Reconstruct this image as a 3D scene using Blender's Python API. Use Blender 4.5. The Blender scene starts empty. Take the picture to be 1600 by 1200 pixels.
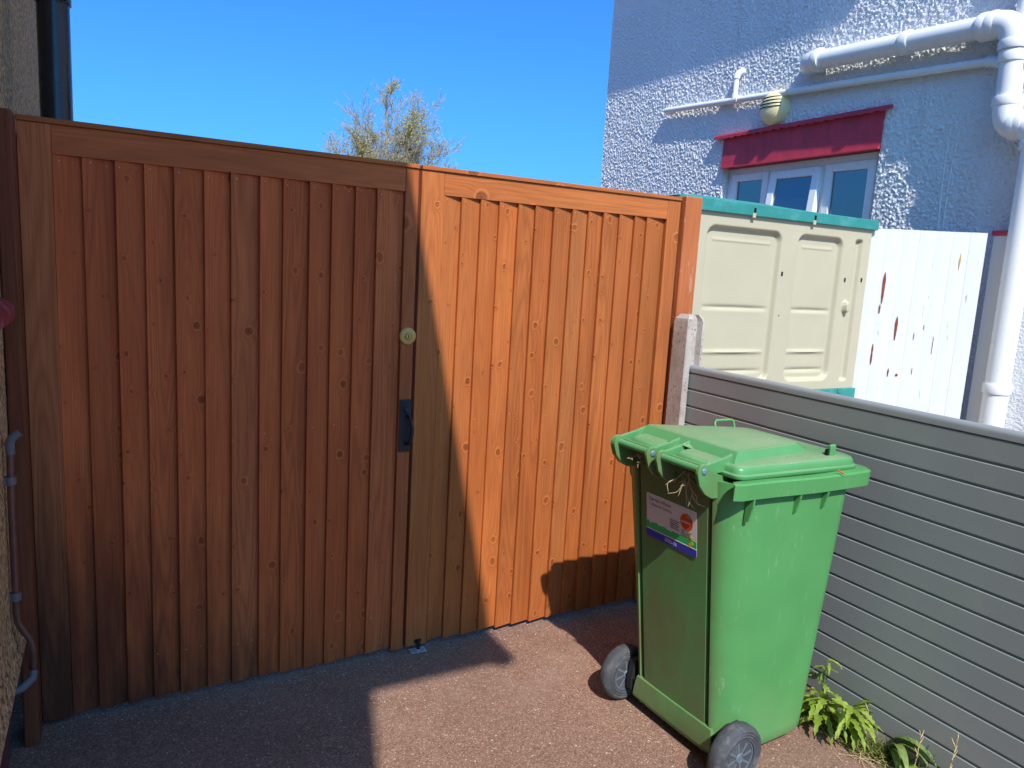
import bpy, bmesh, math, random
from mathutils import Vector, Matrix, noise
random.seed(7)
R = math.radians
scene = bpy.context.scene
C = scene.collection

# ---------------------------------------------------------------- helpers
UNIT = [1.0, 0.0]          # scale and height offset of the units a group of measurements is written in
def metres(p): return (p[0] * UNIT[0], p[1] * UNIT[0], p[2] * UNIT[0] + UNIT[1])
class MB:
    """collects geometry, links it as one mesh object"""
    def __init__(self):
        self.v = []; self.f = []; self.wc = []; self.mi = []; self.cur = 0; self.w = None
    def add(self, vs, fs, wc=None):
        o = len(self.v)
        self.v += [tuple(p) for p in vs]
        self.wc += (list(wc) if wc is not None else [(0, 0, 0)] * len(vs))
        for f in fs:
            self.f.append([o + i for i in f]); self.mi.append(self.cur)
        return o
    def box(self, x0, x1, y0, y1, z0, z1, wc=None):
        vs = [(x, y, z) for x in (x0, x1) for y in (y0, y1) for z in (z0, z1)]
        self.add(vs, [(0, 1, 3, 2), (4, 6, 7, 5), (0, 4, 5, 1), (2, 3, 7, 6), (0, 2, 6, 4), (1, 5, 7, 3)],
                 [wc(p) for p in vs] if wc else None)
    def prism(self, poly, axis, c0, c1, wc=None):
        """poly: 2D points; axis 'x','y','z' is the direction of extrusion"""
        def mk(p, c):
            return {'x': (c, p[0], p[1]), 'y': (p[0], c, p[1]), 'z': (p[0], p[1], c)}[axis]
        n = len(poly)
        vs = [mk(p, c0) for p in poly] + [mk(p, c1) for p in poly]
        fs = [(i, (i + 1) % n, n + (i + 1) % n, n + i) for i in range(n)]
        fs += [tuple(range(n))[::-1], tuple(range(n, 2 * n))]
        self.add(vs, fs, [wc(p) for p in vs] if wc else None)
    def loft(self, rings, cap0=True, cap1=True):
        n = len(rings[0]); vs = []; fs = []
        for r in rings: vs += r
        for k in range(len(rings) - 1):
            for i in range(n):
                j = (i + 1) % n
                fs.append((k * n + i, k * n + j, (k + 1) * n + j, (k + 1) * n + i))
        if cap0: fs.append(tuple(range(n))[::-1])
        if cap1: fs.append(tuple(range((len(rings) - 1) * n, len(rings) * n)))
        self.add(vs, fs)
    def tube(self, pts, rad, seg=14, caps=True):
        pts = [Vector(p) for p in pts]; rings = []
        rads = rad if isinstance(rad, (list, tuple)) else [rad] * len(pts)
        prev = None
        for i, p in enumerate(pts):
            a = pts[max(i - 1, 0)]; b = pts[min(i + 1, len(pts) - 1)]
            t = (b - a)
            if t.length < 1e-9: t = Vector((0, 0, 1))
            t.normalize()
            if prev is None:
                u = t.orthogonal().normalized()
            else:
                u = (prev - t * prev.dot(t)); u.normalize()
            prev = u; w = t.cross(u)
            rings.append([tuple(p + (u * math.cos(q) + w * math.sin(q)) * rads[i]) for q in [2 * math.pi * k / seg for k in range(seg)]])
        self.loft(rings, caps, caps)
    def lathe(self, prof, c, axis, seg=32):
        """prof: (radius, offset along axis) pairs; closed by its end points at radius 0 or by caps"""
        ax = Vector(axis).normalized(); u = ax.orthogonal().normalized(); w = ax.cross(u); c = Vector(c)
        rings = [[tuple(c + ax * h + (u * math.cos(q) + w * math.sin(q)) * max(r, 1e-5)) for q in [2 * math.pi * k / seg for k in range(seg)]] for r, h in prof]
        self.loft(rings)
    def grid(self, fn, nu, nv):
        vs = [fn(i / nu, j / nv) for j in range(nv + 1) for i in range(nu + 1)]
        fs = [(j * (nu + 1) + i, j * (nu + 1) + i + 1, (j + 1) * (nu + 1) + i + 1, (j + 1) * (nu + 1) + i) for j in range(nv) for i in range(nu)]
        self.add(vs, fs)
    def build(self, name, mats, parent=None, smooth=None, bevel=None, seg=2, recalc=True, tag=None):
        me = bpy.data.meshes.new(name)
        off = Vector((0, 0, 0))
        if parent is not None:
            rt = parent
            while rt.parent is not None: rt = rt.parent
            if not rt.get('_local'): off = Vector(rt['_org']) if '_org' in rt else Vector((0, 0, 0))
        me.from_pydata([tuple(Vector(metres(p)) - off) for p in self.v], [], self.f)
        if not isinstance(mats, (list, tuple)): mats = [mats]
        for m in mats: me.materials.append(m)
        me.polygons.foreach_set('material_index', self.mi)
        at = me.attributes.new('wc', 'FLOAT_VECTOR', 'POINT')
        at.data.foreach_set('vector', [c for p in self.wc for c in p])
        if recalc:
            bm = bmesh.new(); bm.from_mesh(me)
            bmesh.ops.recalc_face_normals(bm, faces=bm.faces); bm.to_mesh(me); bm.free()
        o = bpy.data.objects.new(name, me); C.objects.link(o)
        if parent is not None: o.parent = parent
        if smooth:
            me.polygons.foreach_set('use_smooth', [True] * len(me.polygons))
            md = o.modifiers.new('split', 'EDGE_SPLIT'); md.split_angle = R(smooth); md.use_edge_sharp = False
        if bevel:
            md = o.modifiers.new('bevel', 'BEVEL'); md.width = bevel; md.segments = seg
            md.limit_method = 'ANGLE'; md.angle_limit = R(40)
        if tag: settag(o, **tag)
        return o

def settag(o, label=None, cat=None, group=None, kind=None):
    if label: o['label'] = label
    if cat: o['category'] = cat
    if group: o['group'] = group
    if kind: o['kind'] = kind

def thing(name, label, cat, loc=(0, 0, 0), rotz=0, group=None, local=False):
    o = bpy.data.objects.new(name, None); C.objects.link(o); loc = metres(loc)
    o.location = loc; o.rotation_euler = (0, 0, rotz); o.empty_display_size = .1
    settag(o, label, cat, group)
    o['_org'] = tuple(loc)
    if local: o['_local'] = 1
    return o

def arc(c, r, a0, a1, n):
    return [(c[0] + r * math.cos(R(a0 + (a1 - a0) * i / n)), c[1] + r * math.sin(R(a0 + (a1 - a0) * i / n))) for i in range(n + 1)]

def rrect(x0, x1, y0, y1, r, n=6):
    if not isinstance(r, (list, tuple)): r = [r] * 4
    p = []
    for (cx, cy, a), q in zip(((x1 - r[0], y0 + r[0], -90), (x1 - r[1], y1 - r[1], 0), (x0 + r[2], y1 - r[2], 90), (x0 + r[3], y0 + r[3], 180)), r):
        p += arc((cx, cy), max(q, 1e-4), a, a + 90, n)
    return p

def sstep(a, b, x):
    t = min(1, max(0, (x - a) / (b - a))); return t * t * (3 - 2 * t)

# ---------------------------------------------------------------- materials
class N:
    """small wrapper over a node tree"""
    def __init__(self, name):
        self.m = bpy.data.materials.new(name); self.m.use_nodes = True
        self.t = self.m.node_tree; self.t.nodes.clear()
        self.out = self.t.nodes.new('ShaderNodeOutputMaterial')
        self.b = self.t.nodes.new('ShaderNodeBsdfPrincipled')
        self.t.links.new(self.b.outputs[0], self.out.inputs[0])
    def n(self, typ, **kw):
        nd = self.t.nodes.new(typ)
        for k, v in kw.items(): setattr(nd, k, v)
        return nd
    def put(self, sock, val):
        if isinstance(val, bpy.types.NodeSocket): self.t.links.new(val, sock)
        elif val is not None:
            if hasattr(sock, 'default_value') and isinstance(val, (tuple, list)) and len(val) == 3 and sock.type == 'RGBA': val = (*val, 1)
            sock.default_value = val
    def math(self, op, a, b=None, c=None, clamp=False):
        nd = self.n('ShaderNodeMath', operation=op, use_clamp=clamp)
        self.put(nd.inputs[0], a)
        if b is not None: self.put(nd.inputs[1], b)
        if c is not None: self.put(nd.inputs[2], c)
        return nd.outputs[0]
    def vmath(self, op, a, b=None):
        nd = self.n('ShaderNodeVectorMath', operation=op); self.put(nd.inputs[0], a)
        if b is not None: self.put(nd.inputs[1], b)
        return nd.outputs[0]
    def obj(self): return self.n('ShaderNodeTexCoord').outputs['Object']
    def attr(self, name='wc'): return self.n('ShaderNodeAttribute', attribute_name=name).outputs['Vector']
    def noise(self, vec, scale, detail=3, rough=.55, dist=0, out='Fac'):
        nd = self.n('ShaderNodeTexNoise'); self.put(nd.inputs['Vector'], vec)
        nd.inputs['Scale'].default_value = scale; nd.inputs['Detail'].default_value = detail
        nd.inputs['Roughness'].default_value = rough; nd.inputs['Distortion'].default_value = dist
        return nd.outputs[out]
    def voro(self, vec, scale, feature='F1', out='Distance', rand=1, dim='3D'):
        nd = self.n('ShaderNodeTexVoronoi', feature=feature, voronoi_dimensions=dim); self.put(nd.inputs['Vector'], vec)
        nd.inputs['Scale'].default_value = scale; nd.inputs['Randomness'].default_value = rand
        return nd.outputs[out]
    def ramp(self, fac, stops, mode='LINEAR'):
        nd = self.n('ShaderNodeValToRGB'); self.put(nd.inputs[0], fac); cr = nd.color_ramp; cr.interpolation = mode
        while len(cr.elements) < len(stops): cr.elements.new(.5)
        for e, (p, c) in zip(cr.elements, stops):
            e.position = p; e.color = (*c, 1) if len(c) == 3 else c
        return nd.outputs[0]
    def mapr(self, v, a, b, c, d):
        nd = self.n('ShaderNodeMapRange'); self.put(nd.inputs[0], v)
        for i, q in enumerate((a, b, c, d)): self.put(nd.inputs[i + 1], q)
        return nd.outputs[0]
    def mix(self, fac, a, b, mode='MIX'):
        nd = self.n('ShaderNodeMix', data_type='RGBA', blend_type=mode)
        self.put(nd.inputs[0], fac); self.put(nd.inputs[6], a); self.put(nd.inputs[7], b); return nd.outputs[2]
    def comb(self, x, y, z):
        nd = self.n('ShaderNodeCombineXYZ')
        for i, q in enumerate((x, y, z)): self.put(nd.inputs[i], q)
        return nd.outputs[0]
    def sep(self, v):
        nd = self.n('ShaderNodeSeparateXYZ'); self.put(nd.inputs[0], v); return nd.outputs
    def bump(self, h, strength=.5, dist=.01):
        nd = self.n('ShaderNodeBump'); self.put(nd.inputs['Height'], h)
        nd.inputs['Strength'].default_value = strength; nd.inputs['Distance'].default_value = dist
        self.t.links.new(nd.outputs[0], self.b.inputs['Normal'])
    def set(self, color=None, rough=None, metal=None, spec=None, ior=None, **kw):
        i = self.b.inputs
        self.put(i['Base Color'], color); self.put(i['Roughness'], rough); self.put(i['Metallic'], metal)
        self.put(i['Specular IOR Level'], spec); self.put(i['IOR'], ior)
        for k, v in kw.items(): self.put(i[k], v)
        return self.m

def mat_wood(name, light, dark, red, knots=6.5, weather=0, corner_shade=0):
    m = N(name); wc = m.attr(); s = m.sep(wc); u, v, r = s[0], s[1], s[2]
    rr = m.math('MULTIPLY', r, 17.3)
    kv = m.comb(m.math('ADD', u, rr), v, r)
    warp = m.noise(m.comb(m.math('MULTIPLY', u, 20), m.math('MULTIPLY', v, 20), rr), 1, 2, out='Color')
    kv2 = m.vmath('ADD', kv, m.vmath('MULTIPLY', m.vmath('SUBTRACT', warp, (.5, .5, .5)), (.014, .022, .0)))
    kd = m.voro(kv2, knots, dim='2D'); kc = m.sep(m.voro(kv2, knots, out='Color', dim='2D'))
    ksz = m.math('ADD', .022, m.math('MULTIPLY', m.math('POWER', kc[0], 2.2), .125))
    kn = m.math('DIVIDE', kd, ksz)                         # 1 at the knot's rim
    core = m.mapr(kn, .55, 1.05, 1, 0); ring = m.math('SUBTRACT', 1, m.math('ABSOLUTE', m.mapr(kn, .55, 1.25, -1, 1)), clamp=True)
    halo = m.mapr(kn, .9, 3.2, 1, 0)
    push = m.math('MULTIPLY', m.math('POWER', halo, 2), .018)
    ug = m.math('ADD', u, push)
    tan = m.noise(m.comb(rr, 4.2, 0), 2.9, 0)
    g1 = m.noise(m.comb(m.math('MULTIPLY', m.math('ADD', ug, rr), 9), m.math('MULTIPLY', v, .55), rr), 1, 1.5)
    lines = m.math('PINGPONG', m.math('MULTIPLY', g1, 36), 1)
    lines = m.math('POWER', lines, 1.8)
    g2 = m.noise(m.comb(m.math('MULTIPLY', m.math('ADD', ug, rr), 260), m.math('MULTIPLY', v, 3.5), rr), 1, 3, .65)
    g3 = m.noise(m.comb(m.math('MULTIPLY', m.math('ADD', u, rr), 14), m.math('MULTIPLY', v, 2.2), rr), 1, 3)
    g4 = m.noise(m.comb(m.math('MULTIPLY', u, 5), m.math('MULTIPLY', v, 1.3), rr), 1, 2)
    col = m.mix(m.mapr(g3, .3, .72, 0, 1), light, red)
    tint = m.noise(m.comb(rr, 0, 0), 3.7, 0, out='Color'); ts = m.sep(tint)
    col = m.mix(m.mapr(ts[0], .3, .7, .1, .72), col, dark)
    col = m.mix(m.mapr(tan, .52, .72, 0, .42), col, (light[0] * .86, light[1] * 1.12, light[2] * 1.45))
    col = m.mix(m.math('MULTIPLY', lines, m.mapr(ts[1], .3, .7, .16, .60)), col, tuple(c * .72 for c in dark))
    col = m.mix(m.mapr(g2, .42, .72, 0, .62), col, tuple(c * .8 for c in dark))
    bright = m.mapr(g4, .3, .7, .86, 1.12)
    bright = m.math('MULTIPLY', bright, m.mapr(ts[2], .3, .7, .90, 1.10))
    col = m.mix(1.0, col, m.comb(bright, bright, bright), 'MULTIPLY')
    kdark = tuple(c * .42 for c in dark)
    col = m.mix(m.math('MULTIPLY', halo, m.mapr(kc[1], 0, 1, .1, .42)), col, tuple(c * .72 for c in red))
    col = m.mix(m.math('MULTIPLY', core, m.mapr(kc[2], 0, 1, .35, .9)), col, kdark)
    col = m.mix(m.math('MULTIPLY', ring, .42), col, tuple(min(1, c * 1.25) for c in light))
    inner = m.math('SUBTRACT', 1, m.math('ABSOLUTE', m.mapr(kn, .15, .6, -1, 1)), clamp=True)
    col = m.mix(m.math('MULTIPLY', inner, .4), col, tuple(c * .9 for c in red))
    specks = m.math('GREATER_THAN', m.noise(m.comb(m.math('MULTIPLY', u, 190), m.math('MULTIPLY', v, 130), rr), 1, 2, .5), .735)
    col = m.mix(m.math('MULTIPLY', specks, .5), col, kdark)
    if corner_shade:  # shade painted into the lower left corner, with a ragged edge
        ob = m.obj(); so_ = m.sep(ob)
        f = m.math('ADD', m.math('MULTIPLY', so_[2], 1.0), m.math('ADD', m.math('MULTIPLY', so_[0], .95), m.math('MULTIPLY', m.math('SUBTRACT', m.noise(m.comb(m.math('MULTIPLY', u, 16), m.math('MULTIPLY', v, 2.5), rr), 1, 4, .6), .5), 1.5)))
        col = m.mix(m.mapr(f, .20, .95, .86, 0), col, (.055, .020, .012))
    if weather:
        w = m.math('MULTIPLY', m.math('GREATER_THAN', m.noise(m.comb(m.math('MULTIPLY', u, 30), m.math('MULTIPLY', v, 9), rr), 1, 4), .60), weather)
        col = m.mix(w, col, (.46, .35, .27))
    h = m.math('ADD', m.math('MULTIPLY', g2, .5), m.math('ADD', m.math('MULTIPLY', lines, .22), m.math('ADD', m.math('MULTIPLY', ring, .8), m.math('MULTIPLY', core, -.3))))
    m.bump(h, .8, .0022)
    return m.set(col, m.mapr(g2, .3, .7, .62, .78), spec=.22)

WOOD = mat_wood('stained_wood', (.535, .163, .040), (.32, .086, .023), (.455, .118, .027), knots=7.4)
WOODL = mat_wood('shaded_stained_wood', (.68, .170, .046), (.42, .088, .026), (.58, .118, .030), knots=7.4, corner_shade=1)  # left leaf in shade: redder copy, lower left corner painted darker
WOODF = mat_wood('stained_frame_wood', (.53, .176, .049), (.35, .102, .029), (.465, .132, .034), knots=4.2)
WOODFL = mat_wood('shaded_frame_wood', (.58, .170, .050), (.40, .102, .032), (.52, .130, .036), knots=4.2, corner_shade=1)  # same shade tint and painted dark corner for the left leaf's frame
WOODP = mat_wood('worn_post_wood', (.50, .165, .060), (.36, .10, .032), (.46, .13, .045), knots=4, weather=.35)
WOODE = mat_wood('dark_post_wood', (.27, .078, .028), (.16, .042, .016), (.23, .060, .021), knots=3)

def mat_ground():
    m = N('resin_ground'); p = m.obj()
    v1 = m.voro(p, 270); c1 = m.sep(m.voro(p, 270, out='Color')); n1 = m.noise(p, 420, 4, .7); n2 = m.noise(p, 2.2, 4); n3 = m.noise(p, 14, 3)
    c2 = m.sep(m.voro(p, 85, out='Color')); v2 = m.voro(p, 85)
    col = m.ramp(c1[0], [(0, (.155, .084, .056)), (.35, (.225, .124, .084)), (.7, (.285, .165, .113)), (.94, (.35, .218, .155)), (1, (.50, .38, .30))])
    f = m.mapr(n1, .3, .7, .72, 1.22)
    col = m.mix(1, col, m.comb(f, f, f), 'MULTIPLY')
    g = m.math('MULTIPLY', m.mapr(n2, .3, .7, .88, 1.10), m.mapr(n3, .3, .7, .93, 1.06))
    col = m.mix(1, col, m.comb(g, m.math('MULTIPLY', g, .99), g), 'MULTIPLY')
    peb = m.math('MULTIPLY', m.math('GREATER_THAN', c2[0], .955), m.math('LESS_THAN', v2, .26))
    col = m.mix(m.math('MULTIPLY', peb, .75), col, (.66, .58, .50))
    dk = m.math('MULTIPLY', m.math('GREATER_THAN', c2[1], .965), m.math('LESS_THAN', v2, .22))
    col = m.mix(m.math('MULTIPLY', dk, .6), col, (.07, .045, .04))
    stain = m.mapr(m.noise(p, 1.1, 5, .62), .50, .66, 0, .34)
    col = m.mix(stain, col, (.135, .085, .068))
    pale = m.mapr(m.noise(m.vmath('ADD', p, (7.3, 2.1, 0)), 1.7, 5, .6), .54, .72, 0, .22)
    col = m.mix(pale, col, (.40, .31, .26))
    h = m.math('ADD', m.math('MULTIPLY', v1, -1), m.math('MULTIPLY', n1, .8))
    m.bump(h, .6, .0024)
    return m.set(col, .85, spec=.25)
GROUND = mat_ground()

def mat_pebbledash():
    m = N('pebbledash'); p = m.obj()
    q = m.vmath('ADD', p, m.vmath('MULTIPLY', m.noise(p, 40, 2, out='Color'), (.018, .018, .018)))
    v = m.voro(q, 66); c = m.sep(m.voro(q, 66, out='Color')); n = m.noise(p, 160, 3)
    col = m.ramp(c[0], [(0, (.26, .125, .05)), (.3, (.84, .46, .165)), (.62, (.93, .58, .24)), (.85, (.64, .33, .12)), (1, (.94, .72, .42))])
    col = m.mix(m.mapr(v, .25, .6, 0, .55), col, (.38, .26, .16))
    hole = m.math('LESS_THAN', m.noise(p, 58, 2), .39)
    col = m.mix(m.math('MULTIPLY', hole, .75), col, (.05, .038, .035))
    h = m.math('ADD', m.math('SUBTRACT', 1, v), m.math('ADD', m.math('MULTIPLY', n, .5), m.math('MULTIPLY', hole, -1.2)))
    m.bump(h, 1, .010)
    return m.set(col, .9, spec=.2)
DASH = mat_pebbledash()

def mat_render_white():
    m = N('rough_white_render'); p = m.obj()
    q = m.vmath('ADD', p, m.vmath('MULTIPLY', m.noise(p, 70, 2, out='Color'), (.012, .012, .012)))
    a = m.noise(p, 74, 3, .6); b = m.voro(q, 60); c = m.noise(p, 210, 2); d = m.noise(p, .9, 4)
    h = m.math('ADD', m.math('MULTIPLY', m.mapr(a, .3, .7, 0, 1), 1.0), m.math('ADD', m.math('MULTIPLY', b, -.9), m.math('MULTIPLY', c, .3)))
    m.bump(h, .7, .008)
    g = m.mapr(d, .3, .7, .93, 1.03)
    col = m.mix(1, (.84, .845, .85), m.comb(g, g, g), 'MULTIPLY')
    sv = m.vmath('MULTIPLY', p, (9, 9, .8)); streak = m.mapr(m.noise(sv, 1, 5, .65), .50, .72, 0, .38)
    col = m.mix(m.math('MULTIPLY', streak, m.mapr(d, .42, .6, 0, 1)), col, (.50, .47, .40))
    return m.set(col, .85, spec=.25)
RENDER = mat_render_white()

def mat_plain(name, col, rough=.5, spec=.4, metal=0, var=.06, scale=6, bump=0, bscale=80, dirt=None):
    m = N(name); p = m.obj()
    n = m.noise(p, scale, 4); g = m.mapr(n, .3, .7, 1 - var, 1 + var)
    c = m.mix(1, col, m.comb(g, g, g), 'MULTIPLY')
    if dirt:
        d = m.mapr(m.noise(p, dirt[1], 5, .65), dirt[2], dirt[2] + .16, 0, dirt[3])
        c = m.mix(d, c, dirt[0])
    if bump: m.bump(m.noise(p, bscale, 3), bump, .002)
    rg = m.mapr(m.noise(p, scale * 3, 3), .3, .7, max(.02, rough - .06), min(1, rough + .06))
    return m.set(c, rg, metal, spec)

FENCE = mat_plain('grey_composite', (.243, .255, .257), .46, .38, var=.05, scale=3, bump=.06, bscale=200, dirt=((.33, .31, .28), 5, .50, .16))
CONCRETE = None
def mat_concrete():
    m = N('concrete_post'); p = m.obj()
    c = m.sep(m.voro(p, 170, out='Color')); v = m.voro(p, 170); n = m.noise(p, 18, 4); n2 = m.noise(p, 260, 3)
    col = m.ramp(n, [(.25, (.33, .285, .245)), (.5, (.42, .365, .32)), (.75, (.48, .43, .38))])
    pit = m.math('LESS_THAN', m.noise(p, 95, 2), .335)
    col = m.mix(m.math('MULTIPLY', pit, .8), col, (.12, .10, .09))
    st = m.math('GREATER_THAN', c[0], .86)
    col = m.mix(m.math('MULTIPLY', st, .4), col, (.30, .22, .18))
    m.bump(m.math('ADD', m.math('MULTIPLY', pit, -1), m.math('MULTIPLY', n2, .4)), .7, .003)
    return m.set(col, .9, spec=.2)
CONCRETE = mat_concrete()

def mat_bin():
    m = N('bin_green_plastic'); p = m.obj(); s = m.sep(p)
    n = m.noise(p, 5, 4); g = m.mapr(n, .3, .7, .93, 1.06)
    col = m.mix(1, (.080, .272, .082), m.comb(g, g, g), 'MULTIPLY')
    # faded, scuffed and dusty marks that stay on the plastic, plus a painted brown reflection
    scr = m.noise(m.vmath('MULTIPLY', p, (60, 60, 9)), 1, 4, .6)
    scr2 = m.noise(m.vmath('MULTIPLY', p, (16, 16, 14)), 1, 2)
    sm = m.math('MULTIPLY', m.mapr(scr, .58, .70, 0, 1), m.mapr(scr2, .5, .68, 0, .30))
    col = m.mix(sm, col, (.36, .46, .33))
    painted_reflection = m.math('MULTIPLY', m.math('MULTIPLY', m.mapr(s[0], .02, -.02, 0, 1), m.mapr(m.math('ABSOLUTE', s[1]), .165, .200, 1, 0)), m.mapr(m.noise(m.vmath('MULTIPLY', p, (5, 5, 2.4)), 1, 5, .6), .36, .62, .12, .72))  # brown reflection painted onto the back panel
    col = m.mix(painted_reflection, col, (.150, .105, .055))
    scuff = m.math('GREATER_THAN', m.noise(m.vmath('MULTIPLY', p, (90, 34, 16)), 1, 5, .7), .64)
    col = m.mix(m.math('MULTIPLY', scuff, m.mapr(m.noise(p, 7, 2), .48, .62, 0, .45)), col, (.30, .33, .24))
    low = m.mapr(s[2], .0, .30, .40, 0); dn = m.mapr(m.noise(p, 9, 4), .35, .7, 0, 1)
    col = m.mix(m.math('MULTIPLY', low, dn), col, (.27, .29, .15))
    m.bump(m.noise(p, 420, 2), .12, .0012)
    return m.set(col, m.mapr(n, .3, .7, .36, .48), spec=.42)
BIN = mat_bin()

def mat_lid():
    m = N('lid_green_plastic'); p = m.obj()
    n = m.noise(p, 6, 4); g = m.mapr(n, .3, .7, .92, 1.06)
    col = m.mix(1, (.085, .275, .098), m.comb(g, g, g), 'MULTIPLY')
    geo = m.n('ShaderNodeNewGeometry'); gn = m.sep(geo.outputs['True Normal'])
    up = m.mapr(gn[2], .80, .97, 0, 1)                     # settled dust lies only on level plastic
    fine = m.mapr(m.noise(p, 230, 4, .75), .40, .70, 0, 1); big = m.mapr(m.noise(p, 5.5, 4, .6), .32, .62, .25, 1)
    dust = m.math('MULTIPLY', up, m.math('MULTIPLY', m.math('ADD', m.math('MULTIPLY', fine, .55), .30), big))
    col = m.mix(dust, col, (.315, .30, .175))
    spot = m.math('LESS_THAN', m.voro(p, 95), .16); keep = m.math('GREATER_THAN', m.sep(m.voro(p, 95, out='Color'))[0], .80)
    col = m.mix(m.math('MULTIPLY', m.math('MULTIPLY', spot, keep), m.math('MULTIPLY', up, .8)), col, (.62, .60, .45))
    m.bump(m.noise(p, 420, 2), .1, .0012)
    return m.set(col, m.math('ADD', m.math('MULTIPLY', dust, .4), .34), spec=.45)
LID = mat_lid()

TYRE = mat_plain('grey_tyre_rubber', (.060, .063, .070), .75, .25, var=.14, scale=22, bump=.35, bscale=260, dirt=((.17, .155, .14), 30, .50, .45))
HUB = mat_plain('grey_wheel_hub', (.11, .135, .165), .5, .4, var=.08)
BOLT = mat_plain('hinge_bolt', (.12, .20, .23), .4, .5, var=.1)
BLACK = mat_plain('black_iron', (.018, .018, .022), .5, .4, var=.1, bump=.3, bscale=220)
BRASS = mat_plain('brass', (.56, .335, .085), .40, .5, metal=.1, var=.07, scale=30)
STEEL = mat_plain('galvanised_steel', (.55, .56, .58), .42, .5, metal=.7, var=.12, scale=40)
NAIL = mat_plain('nail_head', (.50, .44, .38), .4, .5, metal=.3)
PIPEW = mat_plain('white_upvc', (.80, .80, .79), .30, .45, var=.02, dirt=((.60, .58, .52), 7, .57, .25))
PIPEB = mat_plain('black_pvc', (.016, .018, .024), .22, .55, var=.05)
UPVC = mat_plain('white_window_plastic', (.88, .88, .88), .3, .45, var=.02)
COPPER = mat_plain('dull_copper', (.19, .095, .075), .42, .5, metal=.55, var=.18, scale=30)
CLIP = mat_plain('pale_plastic_clip', (.165, .15, .14), .55, .35)
PLINTH = mat_plain('painted_plinth', (.16, .060, .060), .7, .25, var=.15, scale=12, bump=.2)
PURPLE = mat_plain('red_sill_paint', (.30, .035, .040), .55, .3, var=.12, scale=14, bump=.2, dirt=((.42, .30, .32), 25, .52, .5))
CREAM = mat_plain('cream_plastic', (.445, .405, .285), .5, .35, var=.03, scale=5, dirt=((.40, .36, .26), 14, .60, .35), bump=.06, bscale=300)
TEAL = mat_plain('teal_plastic', (.028, .225, .205), .5, .35, var=.10, scale=9, dirt=((.12, .34, .33), 16, .50, .4))
DARK = mat_plain('dark_hole', (.012, .012, .012), .8, .1)
LAMPC = mat_plain('cream_lamp_plastic', (.86, .74, .40), .42, .4, var=.03)
TILE = mat_plain('roof_tile', (.16, .075, .055), .8, .2, var=.2, scale=8, bump=.4, bscale=30)
SOFFIT = mat_plain('white_soffit', (.70, .70, .68), .5, .3)
BARK = mat_plain('pale_bark', (.34, .285, .20), .85, .15, var=.2, scale=20)
STRAW = mat_plain('dry_straw', (.50, .385, .195), .8, .15, var=.2, scale=40)
TWIG = mat_plain('dead_twig', (.40, .30, .19), .8, .15, var=.25, scale=60)
STICKW = mat_plain('label_white', (.66, .60, .575), .32, .4, var=.03)
STICKG = mat_plain('label_green', (.05, .44, .11), .35, .4)
STICKB = mat_plain('label_blue', (.055, .045, .42), .35, .4)
STICKR = mat_plain('label_orange', (.62, .075, .015), .35, .4)
STICKY = mat_plain('label_yellow', (.70, .52, .03), .35, .4)
INK = mat_plain('label_ink', (.10, .085, .08), .5, .3)
PALEINK = mat_plain('label_pale_ink', (.85, .85, .87), .5, .3)

def mat_lintel():
    m = N('red_paint'); p = m.obj(); s = m.sep(p)
    n = m.noise(p, 9, 4); g = m.mapr(n, .3, .7, .86, 1.1)
    grain = m.noise(m.comb(m.math('MULTIPLY', s[1], 34), m.math('MULTIPLY', s[2], 2.5), 0), 1, 3); gg = m.mapr(grain, .3, .7, .86, 1.1)
    col = m.mix(1, (.56, .052, .085), m.comb(m.math('MULTIPLY', g, gg), g, g), 'MULTIPLY')
    m.bump(grain, .3, .004)
    return m.set(col, .55, spec=.3)
RED = mat_lintel()

def mat_whitewood():
    m = N('peeling_white_boards'); p = m.attr(); s = m.sep(p)
    vert = m.vmath('MULTIPLY', p, (70, 70, 5)); n = m.noise(vert, 1, 4, .65); n2 = m.noise(p, 6, 3)
    peel = m.math('MULTIPLY', m.math('GREATER_THAN', n, .675), m.math('GREATER_THAN', n2, .52))
    col = m.mix(m.mapr(m.noise(p, 11, 4), .35, .7, 0, .20), (.66, .66, .65), (.52, .52, .49))
    col = m.mix(m.math('MULTIPLY', peel, .8), col, (.33, .30, .27))
    m.bump(m.math('ADD', n, m.math('MULTIPLY', peel, -1)), .35, .003)
    return m.set(col, .5, spec=.35)
WHITEW = mat_whitewood()
PEEL = mat_plain('bare_peeled_wood', (.21, .055, .032), .8, .2, var=.25, scale=40)
RUST = mat_plain('rust_stain', (.55, .30, .06), .8, .2)

def mat_glass():
    m = N('window_glass'); p = m.obj()
    m.bump(m.noise(p, 2.2, 2), .02, .01)
    return m.set((.006, .020, .040), .015, spec=.5, ior=2.7)
GLASS = mat_glass()

def mat_leaf(name, c1, c2, tr=.35, rough=.5):
    m = N(name); wc = m.attr(); s = m.sep(wc); p = m.obj()
    n = m.noise(p, 90, 3)
    col = m.mix(s[2], c1, c2); g = m.mapr(n, .3, .7, .8, 1.2)
    col = m.mix(1, col, m.comb(g, g, g), 'MULTIPLY')
    m.set(col, rough, spec=.35)
    tl = m.n('ShaderNodeBsdfTranslucent'); m.put(tl.inputs[0], col)
    mx = m.n('ShaderNodeMixShader'); mx.inputs[0].default_value = tr
    m.t.links.new(m.b.outputs[0], mx.inputs[1]); m.t.links.new(tl.outputs[0], mx.inputs[2]); m.t.links.new(mx.outputs[0], m.out.inputs[0])
    return m.m
LEAF = mat_leaf('weed_leaf', (.20, .31, .03), (.40, .50, .09), .42)
LEAFD = mat_leaf('grey_leaf', (.15, .24, .06), (.26, .34, .10))
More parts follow.
